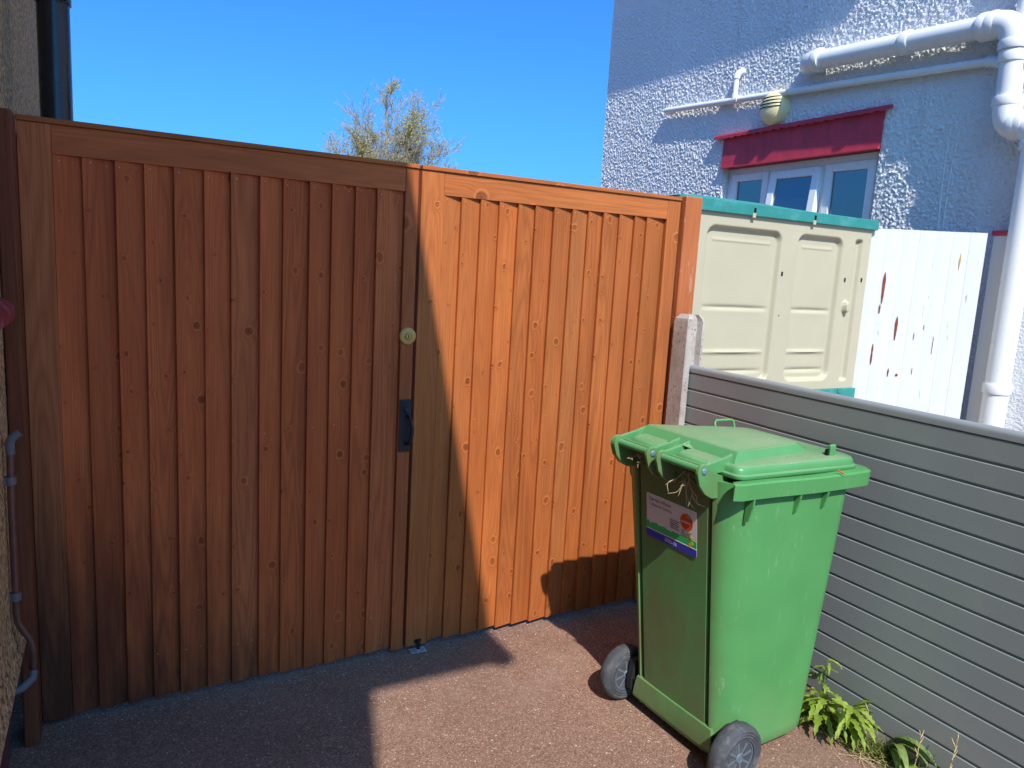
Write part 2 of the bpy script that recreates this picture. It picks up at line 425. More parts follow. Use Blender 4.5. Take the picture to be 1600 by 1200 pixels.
GRASS = mat_leaf('grass_blade', (.12, .21, .025), (.34, .33, .11))
BUD = mat_leaf('spring_leaf', (.44, .41, .10), (.60, .54, .18), .5)

# ---------------------------------------------------------------- camera
F_PX = 1150.6
yaw, pitch, roll = R(28.8243), R(8.8154), R(3.2509)
CAMPOS = Vector((0, 0, 1.5))
def cam_axes():
    f = Vector((math.sin(yaw), math.cos(yaw), 0)); r = Vector((math.cos(yaw), -math.sin(yaw), 0)); u = Vector((0, 0, 1))
    f2 = f * math.cos(pitch) - u * math.sin(pitch); u2 = u * math.cos(pitch) + f * math.sin(pitch)
    return r * math.cos(roll) + u2 * math.sin(roll), u2 * math.cos(roll) - r * math.sin(roll), f2
cr, cu, cf = cam_axes()
cam = bpy.data.cameras.new('camera'); camo = bpy.data.objects.new('camera', cam); C.objects.link(camo)
camo.matrix_world = Matrix((( cr.x, cu.x, -cf.x, CAMPOS.x), (cr.y, cu.y, -cf.y, CAMPOS.y), (cr.z, cu.z, -cf.z, CAMPOS.z), (0, 0, 0, 1)))
cam.sensor_width = 36; cam.sensor_fit = 'HORIZONTAL'; cam.lens = F_PX / 1600 * 36
cam.clip_start = .02; cam.clip_end = 3000
scene.camera = camo

# ---------------------------------------------------------------- light
SUN = Vector((.235, .86, -1.0))
sl = bpy.data.lights.new('sun', 'SUN'); so = bpy.data.objects.new('sun', sl); C.objects.link(so)
sl.energy = 4.6; sl.angle = R(.53); sl.color = (1, .955, .88)
so.rotation_euler = SUN.to_track_quat('-Z', 'Y').to_euler(); so.location = (-3, -9, 12)
SKY_GAMMA, SKY_GAIN = 1.0, (1.60, 5.15, 9.8)   # a clear, deep blue spring sky
w = bpy.data.worlds.new('World'); scene.world = w; w.use_nodes = True
nt = w.node_tree; bg = nt.nodes['Background']
sky = nt.nodes.new('ShaderNodeTexSky'); sky.sky_type = 'NISHITA'; sky.sun_disc = False
sky.sun_elevation = math.atan2(1, math.hypot(SUN.x, SUN.y)); sky.sun_rotation = math.atan2(-SUN.x, -SUN.y)
sky.air_density = 1.0; sky.dust_density = 2.2; sky.ozone_density = 2.0; sky.altitude = 0
sc1 = nt.nodes.new('ShaderNodeVectorMath'); sc1.operation = 'MULTIPLY'; sc1.inputs[1].default_value = (.13, .13, .13)
gm = nt.nodes.new('ShaderNodeGamma'); gm.inputs[1].default_value = SKY_GAMMA
sc2 = nt.nodes.new('ShaderNodeVectorMath'); sc2.operation = 'MULTIPLY'; sc2.inputs[1].default_value = SKY_GAIN
nt.links.new(sky.outputs[0], sc1.inputs[0]); nt.links.new(sc1.outputs[0], gm.inputs[0]); nt.links.new(gm.outputs[0], sc2.inputs[0]); nt.links.new(sc2.outputs[0], bg.inputs[0]); bg.inputs[1].default_value = .15
scene.view_settings.view_transform = 'Standard'; scene.view_settings.look = 'None'
scene.view_settings.exposure = .38; scene.view_settings.gamma = 1

# ---------------------------------------------------------------- ground
mb = MB(); S = 900
mb.add([(-S, -S, 0), (S, -S, 0), (S, S, 0), (-S, S, 0)], [(0, 1, 2, 3)])
mb.build('ground', GROUND, recalc=False, tag=dict(label='reddish brown resin bound drive in front of the wooden gates', kind='structure'))

# ---------------------------------------------------------------- the double gate
GY = 2.525
def wuv(x0, z0, horiz=False, rnd=None):
    r = random.random() if rnd is None else rnd
    ou, ov = random.random() * 3, random.random() * 5
    if horiz: return lambda p: (p[2] - z0 + p[1] * .9 + ou, p[0] + ov, r)
    return lambda p: (p[0] - x0 + p[1] * .9 + ou, p[2] + ov, r)
def wbox(mb, x0, x1, y0, y1, z0, z1, horiz=False, rnd=None):
    mb.box(x0, x1, y0, y1, z0, z1, wuv(x0, z0, horiz, rnd))
def boards(mb, nails, edges, z0, z1, zrows):
    for k in range(len(edges) - 1):
        x0, x1 = edges[k], edges[k + 1]; last = k == len(edges) - 2
        xe = x1 - .0006 if last else x1 + .012
        j = random.uniform(-.0015, .0015); lean = random.uniform(-.0012, .0012)
        dz = random.uniform(-.004, .004)
        f = wuv(x0, z0)
        zs = [z0 + dz] + [z0 + (z1 - z0) * q / 8 for q in range(1, 8)] + [z1]
        rings = []
        bow = random.uniform(-.0012, .0012)
        for z in zs:
            t = (z - z0) / (z1 - z0); sx = lean * (t - .5) + bow * math.sin(math.pi * t)
            rings.append([(x0 + .0006 + sx, GY + .0025 + j, z), (x0 + .002 + sx, GY + .0008 + j, z), (xe, GY + .0170 + j, z), (xe, GY + .0215 + j, z), (x0 + .0006 + sx, GY + .0195 + j, z)])
        o = len(mb.v); mb.loft(rings)
        for i in range(o, len(mb.v)): mb.wc[i] = f(mb.v[i])
        for zr in zrows:
            if zr < 1.5 and random.random() < .45: continue
            for xn in (x0 + random.uniform(.012, .022),) + ((x1 - .02,) if random.random() < .25 else ()):
                t = (xn - x0) / (x1 - x0)
                q = MB(); q.lathe([(0, .0012), (.0016, .0010), (.0024, 0), (.0024, -.002)], (xn, GY + .0010 + .0150 * t + j, zr + random.uniform(-.016, .012) * (1 if zr < 1.5 else .3)), (0, -1, 0), 8); nails.append(q)
def gate_leaf(label, x0, x1, stile_l, stile_r, edges, z0):
    t = thing('gate_leaf', label, 'gate', (x0, GY, 0), 0, 'double driveway gates')
    b = MB(); nl = []
    boards(b, nl, edges, z0, 1.7495, (1.735, .92 if x0 < 0 else .93, .17))
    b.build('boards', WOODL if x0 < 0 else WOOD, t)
    for q in nl: q.build('nail_head', NAIL, t, smooth=40)
    for (xa, xb) in (stile_l, stile_r):
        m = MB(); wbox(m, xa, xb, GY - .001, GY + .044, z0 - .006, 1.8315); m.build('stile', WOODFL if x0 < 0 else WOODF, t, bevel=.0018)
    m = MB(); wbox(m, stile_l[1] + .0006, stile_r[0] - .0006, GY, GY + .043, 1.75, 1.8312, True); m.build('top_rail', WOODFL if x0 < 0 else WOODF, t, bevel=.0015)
    m = MB(); wbox(m, x0 - .001, x1 + .001, GY - .007, GY + .055, 1.832, 1.847, True); m.build('capping_strip', WOODF, t, bevel=.002)
    for zr in (.17, .92, 1.66):
        m = MB(); wbox(m, stile_l[1], stile_r[0], GY + .0265, GY + .043, zr - .05, zr + .05, True); m.build('back_ledge', WOODF, t, bevel=.002)
    return t
EL = [-.1365, -.064, .019, .096, .177, .262, .340, .429, .502, .587, .661, .742, .818, .9195]
ER = [1.0675, 1.138, 1.216, 1.294, 1.376, 1.452, 1.536, 1.620, 1.697, 1.772, 1.852, 1.931, 1.995, 2.0985]
gl = gate_leaf('left leaf of the brown timber gates with brass lock and black pull handle', -.218, .968, (-.218, -.137), (.920, .968), EL, .022)
gr_ = gate_leaf('right leaf of the brown timber gates with a drop bolt at its foot', .980, 2.168, (.980, 1.067), (2.099, 2.168), ER, .026)
# brass cylinder and black thumb-latch handle on the left leaf
m = MB(); m.lathe([(0, .0), (.031, .0), (.0315, .003), (.028, .007), (.0135, .009), (.013, .006), (0, .006)], (.945, GY - .001, 1.2405), (0, -1, 0), 40)
lk = m.build('lock_rose', BRASS, gl, smooth=30)
m = MB(); m.lathe([(0, 0), (.011, 0), (.0112, .004), (.009, .0065), (0, .0065)], (.945, GY - .0072, 1.2405), (0, -1, 0), 28); m.build('lock_cylinder', BRASS, lk, smooth=30)
m = MB(); m.box(.9435, .9465, GY - .0142, GY - .0130, 1.235, 1.246); m.build('keyhole', DARK, lk)
m = MB(); m.prism(rrect(.9225, .9685, .809, 1.007, .003, 3), 'y', GY - .0045, GY - .0012); pl = m.build('handle_plate', BLACK, gl, bevel=.001)
m = MB()
m.tube([(.952, GY - .005, .945), (.953, GY - .022, .944), (.957, GY - .040, .930), (.960, GY - .044, .905), (.958, GY - .042, .868), (.955, GY - .034, .848), (.951, GY - .018, .842), (.950, GY - .005, .842)], [.006, .006, .0065, .007, .0072, .0065, .006, .006], 12)
m.build('pull_handle', BLACK, pl, smooth=50)
m = MB(); m.tube([(.945, GY - .003, .962), (.945, GY - .02, .963), (.944, GY - .036, .972)], [.004, .0045, .004], 10); m.lathe([(0, 0), (.012, 0), (.012, .003), (0, .004)], (.944, GY - .036, .972), (0, -.7, .7), 18)
m.build('thumb_latch', BLACK, pl, smooth=50)
for (x, z) in ((.929, .817), (.962, .817), (.929, .999), (.962, .999)):
    m = MB(); m.lathe([(0, 0), (.0035, 0), (.003, .0016), (0, .002)], (x, GY - .0045, z), (0, -1, 0), 12); m.build('screw_head', BLACK, pl, smooth=40)
# drop bolt on the right leaf, and its floor plate
m = MB(); m.tube([(1.030, GY - .012, .004), (1.030, GY - .012, .045)], .0075, 14); m.box(1.016, 1.044, GY - .004, GY - .0012, .030, .045); m.build('drop_bolt', BLACK, gr_, smooth=40)
m = MB(); m.box(.993, 1.058, GY - .035, GY + .004, .0035, .0075); m.tube([(1.030, GY - .012, .006), (1.030, GY - .012, .010)], .011, 18)
m.build('bolt_plate', STEEL, bevel=.001, tag=dict(label='small steel floor plate under the gate drop bolt', cat='bolt plate'))

# gate posts
m = MB(); wbox(m, -.2595, -.2185, GY - .097, GY - .004, 0, 1.845); wbox(m, -.2595, -.2195, GY - .003, GY + .045, 0, 1.80)
m.build('gate_post', WOODE, bevel=.006, seg=3, tag=dict(label='dark brown timber gate post beside the pebbledash wall', cat='post', group='timber gate posts'))
m = MB(); wbox(m, 2.1765, 2.2690, GY - .0235, GY + .070, 0, 1.853)
m.build('gate_post', WOODP, bevel=.004, seg=3, tag=dict(label='worn orange timber gate post behind the concrete post', cat='post', group='timber gate posts'))

# ---------------------------------------------------------------- concrete post and grey fence
def post_profile():
    x0, x1, y0, y1 = 2.1625, 2.2585, 2.4025, 2.4975; sx0, sx1, d = 2.196, 2.240, .026; c = .004
    return [(x0 + c, y0), (sx0 - .004, y0), (sx0 + .004, y0 + d), (sx1 - .004, y0 + d), (sx1 + .004, y0), (x1 - c, y0), (x1, y0 + c),
            (x1, y1 - c), (x1 - c, y1), (sx1 + .004, y1), (sx1 - .004, y1 - d), (sx0 + .004, y1 - d), (sx0 - .004, y1), (x0 + c, y1), (x0, y1 - c), (x0, y0 + c)]
pp = post_profile(); cx, cy = 2.2105, 2.45
def pring(z, k=1.0): return [(cx + (x - cx) * k, cy + (y - cy) * k, z) for x, y in pp]
m = MB(); m.loft([pring(0)] + [pring(z) for z in (.3, .6, .9, 1.2)] + [pring(1.318), pring(1.334, .93), pring(1.352, .62)])
m.build('fence_post', CONCRETE, smooth=25, tag=dict(label='slotted concrete fence post with chamfered top beside the gates', cat='post'))

fe = thing('slatted_fence', 'low grey composite fence of horizontal slats behind the green bin', 'fence', (2.22, .8, 0))
FX, FY0, FY1 = 2.2, -1.2, 2.4245
def slat(m, zt, zb):
    # face, undercut groove below, pale chamfer on its upper edge
    m.prism([(FX + .0060, zt), (FX + .0060, zt - .0004), (FX + .0030, zt - .0010), (FX, zt - .0036), (FX, zb + .0080), (FX + .0015, zb + .0068), (FX + .0060, zb + .0066), (FX + .0060, zb), (FX + .030, zb), (FX + .030, zt)], 'y', FY0, FY1)
m = MB()
for k in range(14):
    zt = 1.1035 - .0745 * k; slat(m, zt, zt - .0743)
m.build('slats', FENCE, fe, bevel=.0008, seg=1)
m = MB(); m.prism([(FX - .002, 1.1055), (FX + .034, 1.1055), (FX + .034, 1.120)] + [(FX + .016 + (x - FX - .016), 1.120 + (z - 1.120) * .85) for x, z in arc((FX + .016, 1.120), .018, 0, 180, 10)[1:]], 'y', FY0, FY1)
m.build('top_rail', FENCE, fe, smooth=35)
m = MB(); m.box(FX + .002, FX + .032, FY0, FY1, 0, 1.1035 - .0745 * 14 - .002); m.build('gravel_board', CONCRETE, fe)

# ---------------------------------------------------------------- wheelie bin (local: a towards the fence, b towards the gates, z up)
bn = thing('wheelie_bin', 'green wheeled garden waste bin standing by the grey fence', 'wheelie bin', (1.600, 1.680, 0), R(3.0), local=True)
def lerp(a, b, t): return a + (b - a) * t
def body_ring(z, grow=0, groove=1):
    t = (z - .06) / (.90 - .06)
    ab = lerp(.004, -.100, t) ; af = lerp(.418, .462, t); w = lerp(.212, .247, t); p = lerp(.138, .147, t)
    ab -= grow * .0; af += grow; w += grow
    g = groove
    pts = [(ab + .085, -w)]
    pts += [(lerp(ab + .085, af - .07, k / 6), -w) for k in range(1, 6)]
    pts += arc((af - .07, -w + .07), .07, -90, 0, 7)
    pts += [(af + .004, -w * .33), (af + .006, 0), (af + .004, w * .33)]
    pts += arc((af - .07, w - .07), .07, 0, 90, 7)
    pts += [(lerp(af - .07, ab + .085, k / 6), w) for k in range(1, 6)]
    pts += [(ab + .085, w), (ab + .046, w - .012), (ab + .014, w - .036), (ab + .000, p + .030), (ab - .002, p + .020), (ab + .018 * g, p + .015), (ab + .019 * g, p + .006), (ab, p)]
    pts += [(ab - .001, p * .5), (ab - .0015, 0), (ab - .001, -p * .5)]
    pts += [(ab, -p), (ab + .019 * g, -p - .006), (ab + .018 * g, -p - .015), (ab - .002, -p - .020), (ab + .000, -p - .030), (ab + .014, -w + .036), (ab + .046, -w + .012)]
    return [(x, y, z) for x, y in pts]
m = MB()
zs = [.075, .10, .16, .25, .36, .48, .60, .72, .82, .88, .905, .938]
rs = [body_ring(.030, -.022, .2), body_ring(.034, -.008, .3)] + [body_ring(.05, -.001, .6)] + [body_ring(z) for z in zs]
inner = [(x * .93 + .012, y * .93, z) for x, y, z in body_ring(.938)]
floor_ = [(x * .80 + .04, y * .80, .10) for x, y, z in body_ring(.16)]
m.loft(rs + [inner, floor_])
body = m.build('body', BIN, bn, smooth=38)
# foot lip along the bottom of the back wall, and the axle bracket lugs
m = MB()
def lip(a, hw, z, d=.04): return [(a, -hw, z), (a, hw, z), (a + d, hw, z), (a + d, -hw, z)]
m.loft([lip(.000, .168, .135), lip(-.010, .172, .128), lip(-.014, .178, .090), lip(-.012, .184, .056), lip(-.002, .186, .042)])
m.build('foot_lip', BIN, bn, smooth=30, bevel=.003)
# rim band: an overhanging collar open at the back
def band_ring(z, out, inn):
    w = .247 + out; af = .462 + .048 + out * .6
    o = [(-.118, -w + .012)] + [(-.095, -w)] + [(lerp(-.06, af - .05, k / 5), -w) for k in range(6)] + arc((af - .05, -w + .05), .05, -75, 0, 6) + arc((af - .05, w - .05), .05, 0, 75, 6) + [(lerp(af - .05, -.06, k / 5), w) for k in range(6)] + [(-.095, w), (-.118, w - .012)]
    wi = .247 - inn; ai = .462 - inn
    i_ = [(-.105, wi), (-.095, wi)] + [(lerp(ai - .05, -.06, 1 - k / 5), wi) for k in range(6)] + arc((ai - .05, wi - .05), .05, 75, 0, 6) + arc((ai - .05, -wi + .05), .05, 0, -75, 6) + [(lerp(ai - .05, -.06, k / 5), -wi) for k in range(6)] + [(-.095, -wi), (-.105, -wi)]
    return [(x, y, z + (.012 * sstep(.30, -.12, x)) - .004 * sstep(0, .5, x)) for x, y in o], [(x, y, z + .012 * sstep(.30, -.12, x)) for x, y in i_]
lo, li = band_ring(.892, .022, .004); ho, hi = band_ring(.936, .024, .004); hx, hy = band_ring(.940, .018, .008)
m = MB(); n = len(lo)
m.loft([a + b for a, b in ((lo, li), (ho, hi), (hx, hy))], False, False)
for a, b, flip in ((lo, li, 0), (hx, hy, 1)):
    o = len(m.v); m.v += a + b[::-1]; m.wc += [(0, 0, 0)] * (2 * n)
    for k in range(n - 1): m.f.append([o + k, o + k + 1, o + n + k + 1, o + n + k]); m.mi.append(0)
rim = m.build('rim', BIN, bn, smooth=35)
# gussets under the rim
for side in (-1, 1):
    for a0 in (-.045, .160, .290):
        m = MB(); y0 = side * .240
        m.prism([(y0, .905), (side * .268, .905), (side * .266, .880), (side * .2545, .838), (side * .250, .832), (y0, .826)], 'x', a0, a0 + .007)
        m.build('gusset', BIN, bn)
m = MB(); m.prism([(.44, .905), (.512, .905), (.500, .885), (.462, .842), (.44, .83)], 'y', -.2, .2); m.build('front_grip', BIN, bn, bevel=.004)
# hinge ears of the body
HA, HZ = -.160, .972
EARS = (.200, .036, -.008, -.176)
for e in EARS:
    m = MB(); pts = arc((HA, HZ - .004), .024, 100, 200, 5) + [(HA - .012, .930), (HA + .012, .903), (HA + .040, .888), (HA + .075, .886), (-.06, .895), (-.06, .948), (-.095, .955)]
    m.prism(pts, 'y', e - .017 if e in (.200,) else e - .006, e + .006 if e in (.200, ) else e + .006); m.build('hinge_ear', BIN, bn, bevel=.002)
# cross web joining the ears in each pair
for b0, b1 in ((.042, .183), (-.170, -.014)):
    m = MB(); m.prism([(HA + .050, .905), (HA + .085, .893), (HA + .090, .950), (HA + .07, .955)], 'y', b0, b1); m.build('hinge_web', BIN, bn)

# lid
def lring(a0, a1, hw, r, z, zslope=0.0, n=7):
    return [(x, y, z - zslope * (x - a0)) for x, y in rrect(a0, a1, -hw, hw, [r, r, r * .5, r * .5], n)]
m = MB(); SL = .030
m.loft([lring(-.085, .486, .243, .060, .9535, SL), lring(-.087, .489, .246, .062, .957, SL), lring(-.087, .489, .2465, .062, .964, SL), lring(-.084, .485, .243, .060, .9665, SL), lring(-.081, .481, .239, .058, .968, SL),
        lring(-.080, .480, .238, .058, .980, SL), lring(-.076, .475, .233, .055, .987, SL), lring(-.066, .464, .222, .048, .9905, SL), lring(-.03, .40, .19, .03, .9930, SL)])
lid = m.build('lid', LID, bn, smooth=42)
m = MB(); PW = .168
def prg(a0, a1, w0, w1, z0, z1): return [(a0, -w0, z0), (a1 - .03, -w1 + .0, z1), (a1, -w1 + .03, z1), (a1, w1 - .03, z1), (a1 - .03, w1, z1), (a0, w0, z0)]
m.loft([prg(-.070, .365, .205, .150, .985, .980), prg(-.045, .330, .192, .132, 1.020, 1.004), prg(-.038, .322, .184, .124, 1.0235, 1.006)])
m.build('raised_panel', LID, lid, smooth=30, bevel=.004)
# hinge arms and pockets
for e in EARS:
    m = MB()
    pts = arc((HA, HZ), .021, 60, 250, 10) + [(HA + .02, HZ - .012), (-.085, .962), (-.06, .985), (-.02, 1.010), (-.045, 1.014), (-.085, 1.003)]
    m.prism(pts, 'y', e - .0055, e + .0055)
    m.build('hinge_arm', LID, lid, bevel=.0025)
for b0, b1 in ((.048, .188), (-.164, -.018)):
    bc = (b0 + b1) / 2; hw = (b1 - b0) / 2
    m = MB()
    def sec(a, z, k, h): return [(a, bc - hw * k, z - h), (a, bc - hw * k, z - .006), (a, bc - hw * k * .9, z), (a, bc + hw * k * .9, z), (a, bc + hw * k, z - .006), (a, bc + hw * k, z - h)]
    m.loft([sec(HA + .034, .972, .86, .016), sec(HA + .040, .984, .86, .024), sec(HA + .052, .9905, .88, .03), sec(-.08, .9945, .9, .03), sec(-.035, .998, .92, .02)])
    m.build('hinge_pocket', LID, lid, smooth=35)
    m = MB(); m.tube([(HA, b0 - .003, HZ), (HA, b1 + .003, HZ)], .0105, 16); m.build('hinge_tube', LID, lid, smooth=50)
    m = MB(); m.prism([(HA + .012, .985), (HA + .036, .978), (HA + .036, .970), (HA + .008, .972)], 'y', b0 + .003, b1 - .003); m.build('hinge_flap', LID, lid, bevel=.002)
for e in (.036, -.176):
    m = MB(); m.lathe([(0, .0), (.0098, .0), (.0100, .002), (.008, .0042), (.0035, .005), (0, .0045)], (HA, e - .0055, HZ), (0, -1, 0), 24); m.build('hinge_bolt', BOLT, bn, smooth=40)
# webs at the feet of the inner arms
for e in (.036, -.008):
    m = MB(); s_ = 1 if e > 0 else -1
    m.add([(-.02, e + s_ * .006, 1.010), (-.085, e + s_ * .006, 1.003), (-.06, e + s_ * .040, .993), (-.015, e + s_ * .04, .995)], [(0, 1, 2), (0, 2, 3), (0, 1, 3), (1, 2, 3)]); m.build('arm_web', LID, lid)
# lifting handles of the lid
m = MB(); m.tube([(.285, .195, .975), (.286, .204, 1.004), (.292, .207, 1.012), (.372, .207, 1.010), (.380, .204, 1.002), (.382, .195, .972)], .0042, 10); m.build('lid_handle', LID, lid, smooth=50)
m = MB(); m.prism([(-.208, .972), (-.208, 1.010), (-.203, 1.014), (-.196, 1.012), (-.190, .975)], 'x', .362, .390); m.build('lid_handle', LID, lid, bevel=.0025)
m = MB(); m.prism([(-.204, .976), (-.204, 1.000), (-.197, 1.000), (-.194, .976)], 'x', .350, .361); m.build('handle_slot', DARK, lid)

# wheels and axle
def wheel(b, sgn):
    t = MB(); c = (0, b, .100)
    prof = [(.058, -.024), (.070, -.0255), (.088, -.024), (.096, -.019), (.0995, -.010), (.1, 0), (.0995, .010), (.096, .019), (.088, .024), (.085, .0258), (.081, .0235), (.077, .0265), (.073, .0238), (.069, .0265), (.065, .0240), (.058, .024)]
    ax = (0, sgn, 0)
    o = []
    t.lathe([(.0575, -.018)] + prof + [(.0575, .018)], c, ax, 56)
    ty = t.build('wheel', TYRE, bn, smooth=40)
    h = MB()
    # rim ring, dished web, spokes and cap
    h.lathe([(.0575, -.016), (.0575, .020), (.053, .0205), (.0515, .012), (.0505, .002), (.0505, -.012), (.054, -.016)], c, ax, 48)
    h.lathe([(0, -.020), (.0505, -.020), (.0505, -.014), (.0, -.014)], c, ax, 36)
    h.lathe([(0, -.015), (.017, -.015), (.0165, .020), (.013, .023), (.0125, .0205), (0, .0205)], c, ax, 28)
    for k in range(8):
        q = 2 * math.pi * k / 8 + .2; u = Vector((math.cos(q), 0, math.sin(q))); w_ = Vector((-math.sin(q), 0, math.cos(q))); A = Vector(ax); cc = Vector(c)
        vs = []
        for r, hw, top in ((.014, .0040, .019), (.051, .0052, .0195)):
            for s2 in (-1, 1):
                vs.append(tuple(cc + u * r + w_ * hw * s2 - A * .015)); vs.append(tuple(cc + u * r + w_ * hw * s2 * .7 + A * top))
        h.add(vs, [(0, 1, 3, 2), (4, 6, 7, 5), (0, 4, 5, 1), (2, 3, 7, 6), (1, 5, 7, 3), (0, 2, 6, 4)])
    h.build('wheel_hub', HUB, ty, smooth=35)
wheel(-.262, -1); wheel(.252, -1)
m = MB(); m.tube([(0, -.275, .100), (0, .262, .100)], .0095, 14); m.build('axle', DARK, bn, smooth=50)
for b in (-.205, .205):
    m = MB(); m.prism([(-.010, .060), (-.012, .10), (.0, .14 if b < 0 else .17), (.06, .17), (.07, .08), (.03, .045)], 'y', b - .010, b + (.010 if b < 0 else .018)); m.build('shade_axle_bracket', BLACK, bn, bevel=.003)  # black stands in for the bin body's shade beside the wheels

# sticker on the back wall
def back_a(z): t = (z - .06) / .84; return lerp(.004, -.100, t) - .0016
def lab(pts, off, name, mat, parent):
    """pts: (right, up) in metres seen from the drive; right is -b"""
    m = MB(); vs = []
    for d in (0, .0006):
        for (r, u) in pts: z = .674 + u; vs.append((back_a(z) - off - d, -(r - .116), z))
    n = len(pts)
    m.add(vs, [tuple(range(n)), tuple(range(n, 2 * n))[::-1]] + [(i, (i + 1) % n, n + (i + 1) % n, n + i) for i in range(n)])
    return m.build(name, mat, parent)
LW, LH = .222, .146
st = lab(rrect(0, LW, 0, LH, .006, 4), .0004, 'label_sticker', STICKW, bn)
gtop = [(LW * k / 24, .048 + .004 * math.sin(k * 2.3) * math.sin(k * .9) + .004 * random.random()) for k in range(24, -1, -1)]
lab([(0, .025), (LW, .025)] + gtop, .0012, 'green_band', STICKG, st)
lab([(.004, 0), (LW - .004, 0), (LW, .004), (LW, .025), (0, .025), (0, .004)], .0014, 'blue_band', STICKB, st)
lab([(0, .0255), (LW, .0255), (LW, .0275), (0, .0275)], .0019, 'white_line', PALEINK, st)
lab(arc((.180, .101), .0265, 0, 360, 30)[:-1], .0012, 'orange_emblem', STICKR, st)
lab([(.177, .118), (.188, .124), (.200, .120), (.190, .117)], .0020, 'emblem_leaf', STICKG, st)
for cx_, cz_ in ((.196, .034), (.203, .040), (.199, .060)):
    lab(arc((cx_, cz_), .006, 0, 360, 10)[:-1], .0021, 'daffodil', STICKY, st)
def text(body, r, u, size, mat, name='lettering', spacing=1):
    cu_ = bpy.data.curves.new(name, 'FONT'); cu_.body = body; cu_.size = size; cu_.space_character = spacing; cu_.resolution_u = 2
    tmp = bpy.data.objects.new(name, cu_); C.objects.link(tmp)
    dg = bpy.context.evaluated_depsgraph_get(); me = bpy.data.meshes.new_from_object(tmp.evaluated_get(dg)); bpy.data.objects.remove(tmp)
    me.materials.clear(); me.materials.append(mat)
    for v in me.vertices:
        rr, uu = r + v.co.x, u + v.co.y; z = .674 + uu
        v.co = (back_a(z) - .0026, -(rr - .116), z)
    o = bpy.data.objects.new(name, me); C.objects.link(o); o.parent = st
    return o
text('Garden Waste', .014, .125, .0165, INK); text('Collection Service', .014, .108, .0140, INK)
text('enviro', .1580, .0965, .0150, PALEINK); text('2025-26', .085, .0075, .0165, PALEINK)
for k in range(5):
    m = [(.105, .064 - .0), ]
    z0 = .088 - k * .0065
    lab([(.108, z0), (.150 - .006 * (k % 2), z0), (.150 - .006 * (k % 2), z0 + .0018), (.108, z0 + .0018)], .0016, 'small_print', INK, st)
for k in range(4):
    z0 = .070 - k * .0055
    lab([(.158, z0), (.205 - .005 * (k % 2), z0), (.205 - .005 * (k % 2), z0 + .0014), (.158, z0 + .0014)], .0016, 'small_print', INK, st)

# ---------------------------------------------------------------- pebbledashed house on the left
hs = thing('pebbledash_house', 'brown pebbledashed house wall at the left edge beside the gates', 'house', (-.262, 1.5, 0))
WX, HY0, HY1, HT = -.262, -1.51, 5.0, 4.45
m = MB()
m.prism([(-4.6, .0), (WX - .05, .0), (WX - .05, .335), (WX + .020, .340), (WX + .022, .352), (WX + .012, .385), (WX + .003, .43), (WX, .48), (WX, HT), (-4.6, HT)], 'y', HY0, HY1)
m.build('wall', DASH, hs)
m = MB(); m.box(WX - .049, WX - .030, HY0, GY - .1, 0, .334); m.build('plinth', PLINTH, hs)
m = MB(); m.prism([(-5.0, HT + 1.6), (.305, HT + .001), (.305, HT - .06), (-5.0, HT - .06)], 'y', -1.465, HY1 + .05); m.build('roof', TILE, hs)
m = MB(); m.tube([(.28, -1.45, HT - .065), (.28, HY1, HT - .065)], .05, 12); m.build('gutter', PIPEB, hs, smooth=50)
m = MB(); m.prism([(WX, 1.300), (-.222, 1.297), (-.2195, 1.303), (-.2195, 1.332), (-.232, 1.350), (WX, 1.362)], 'y', .9, 2.295)
m.build('window_sill', PURPLE, hs, bevel=.003)
wn = MB(); wn.box(WX - .03, WX + .012, .95, 1.0, 1.364, 2.3); wn.box(WX - .03, WX + .012, 2.2, 2.25, 1.364, 2.3); wn.box(WX - .03, WX + .012, 1.0, 2.2, 2.25, 2.3); wn.box(WX - .03, WX + .012, 1.0, 2.2, 1.364, 1.414)
wf = wn.build('window', UPVC, hs, bevel=.004)
m = MB(); m.box(WX - .02, WX + .004, 1.0, 2.2, 1.414, 2.25); m.build('pane', GLASS, wf)
# black downpipe behind the gate
dp = thing('downpipe', 'glossy black downpipe on the left house behind the gates', 'downpipe', (-.138, 2.86, 0))
m = MB(); m.tube([(-.136, 2.86, 0.0), (-.136, 2.86, HT - .2)], .0455, 28); m.build('pipe', PIPEB, dp, smooth=50)
for z in (2.250, 3.6):
    m = MB(); m.lathe([(.0458, -.011), (.0505, -.011), (.0505, .011), (.0458, .011)], (-.136, 2.86, z), (0, 0, 1), 32)
    m.box(WX, -.18, 2.853, 2.867, z - .010, z + .010); m.tube([(-.098, 2.825, z), (-.098, 2.80, z)], .006, 8); m.build('bracket', PIPEB, dp, smooth=40)
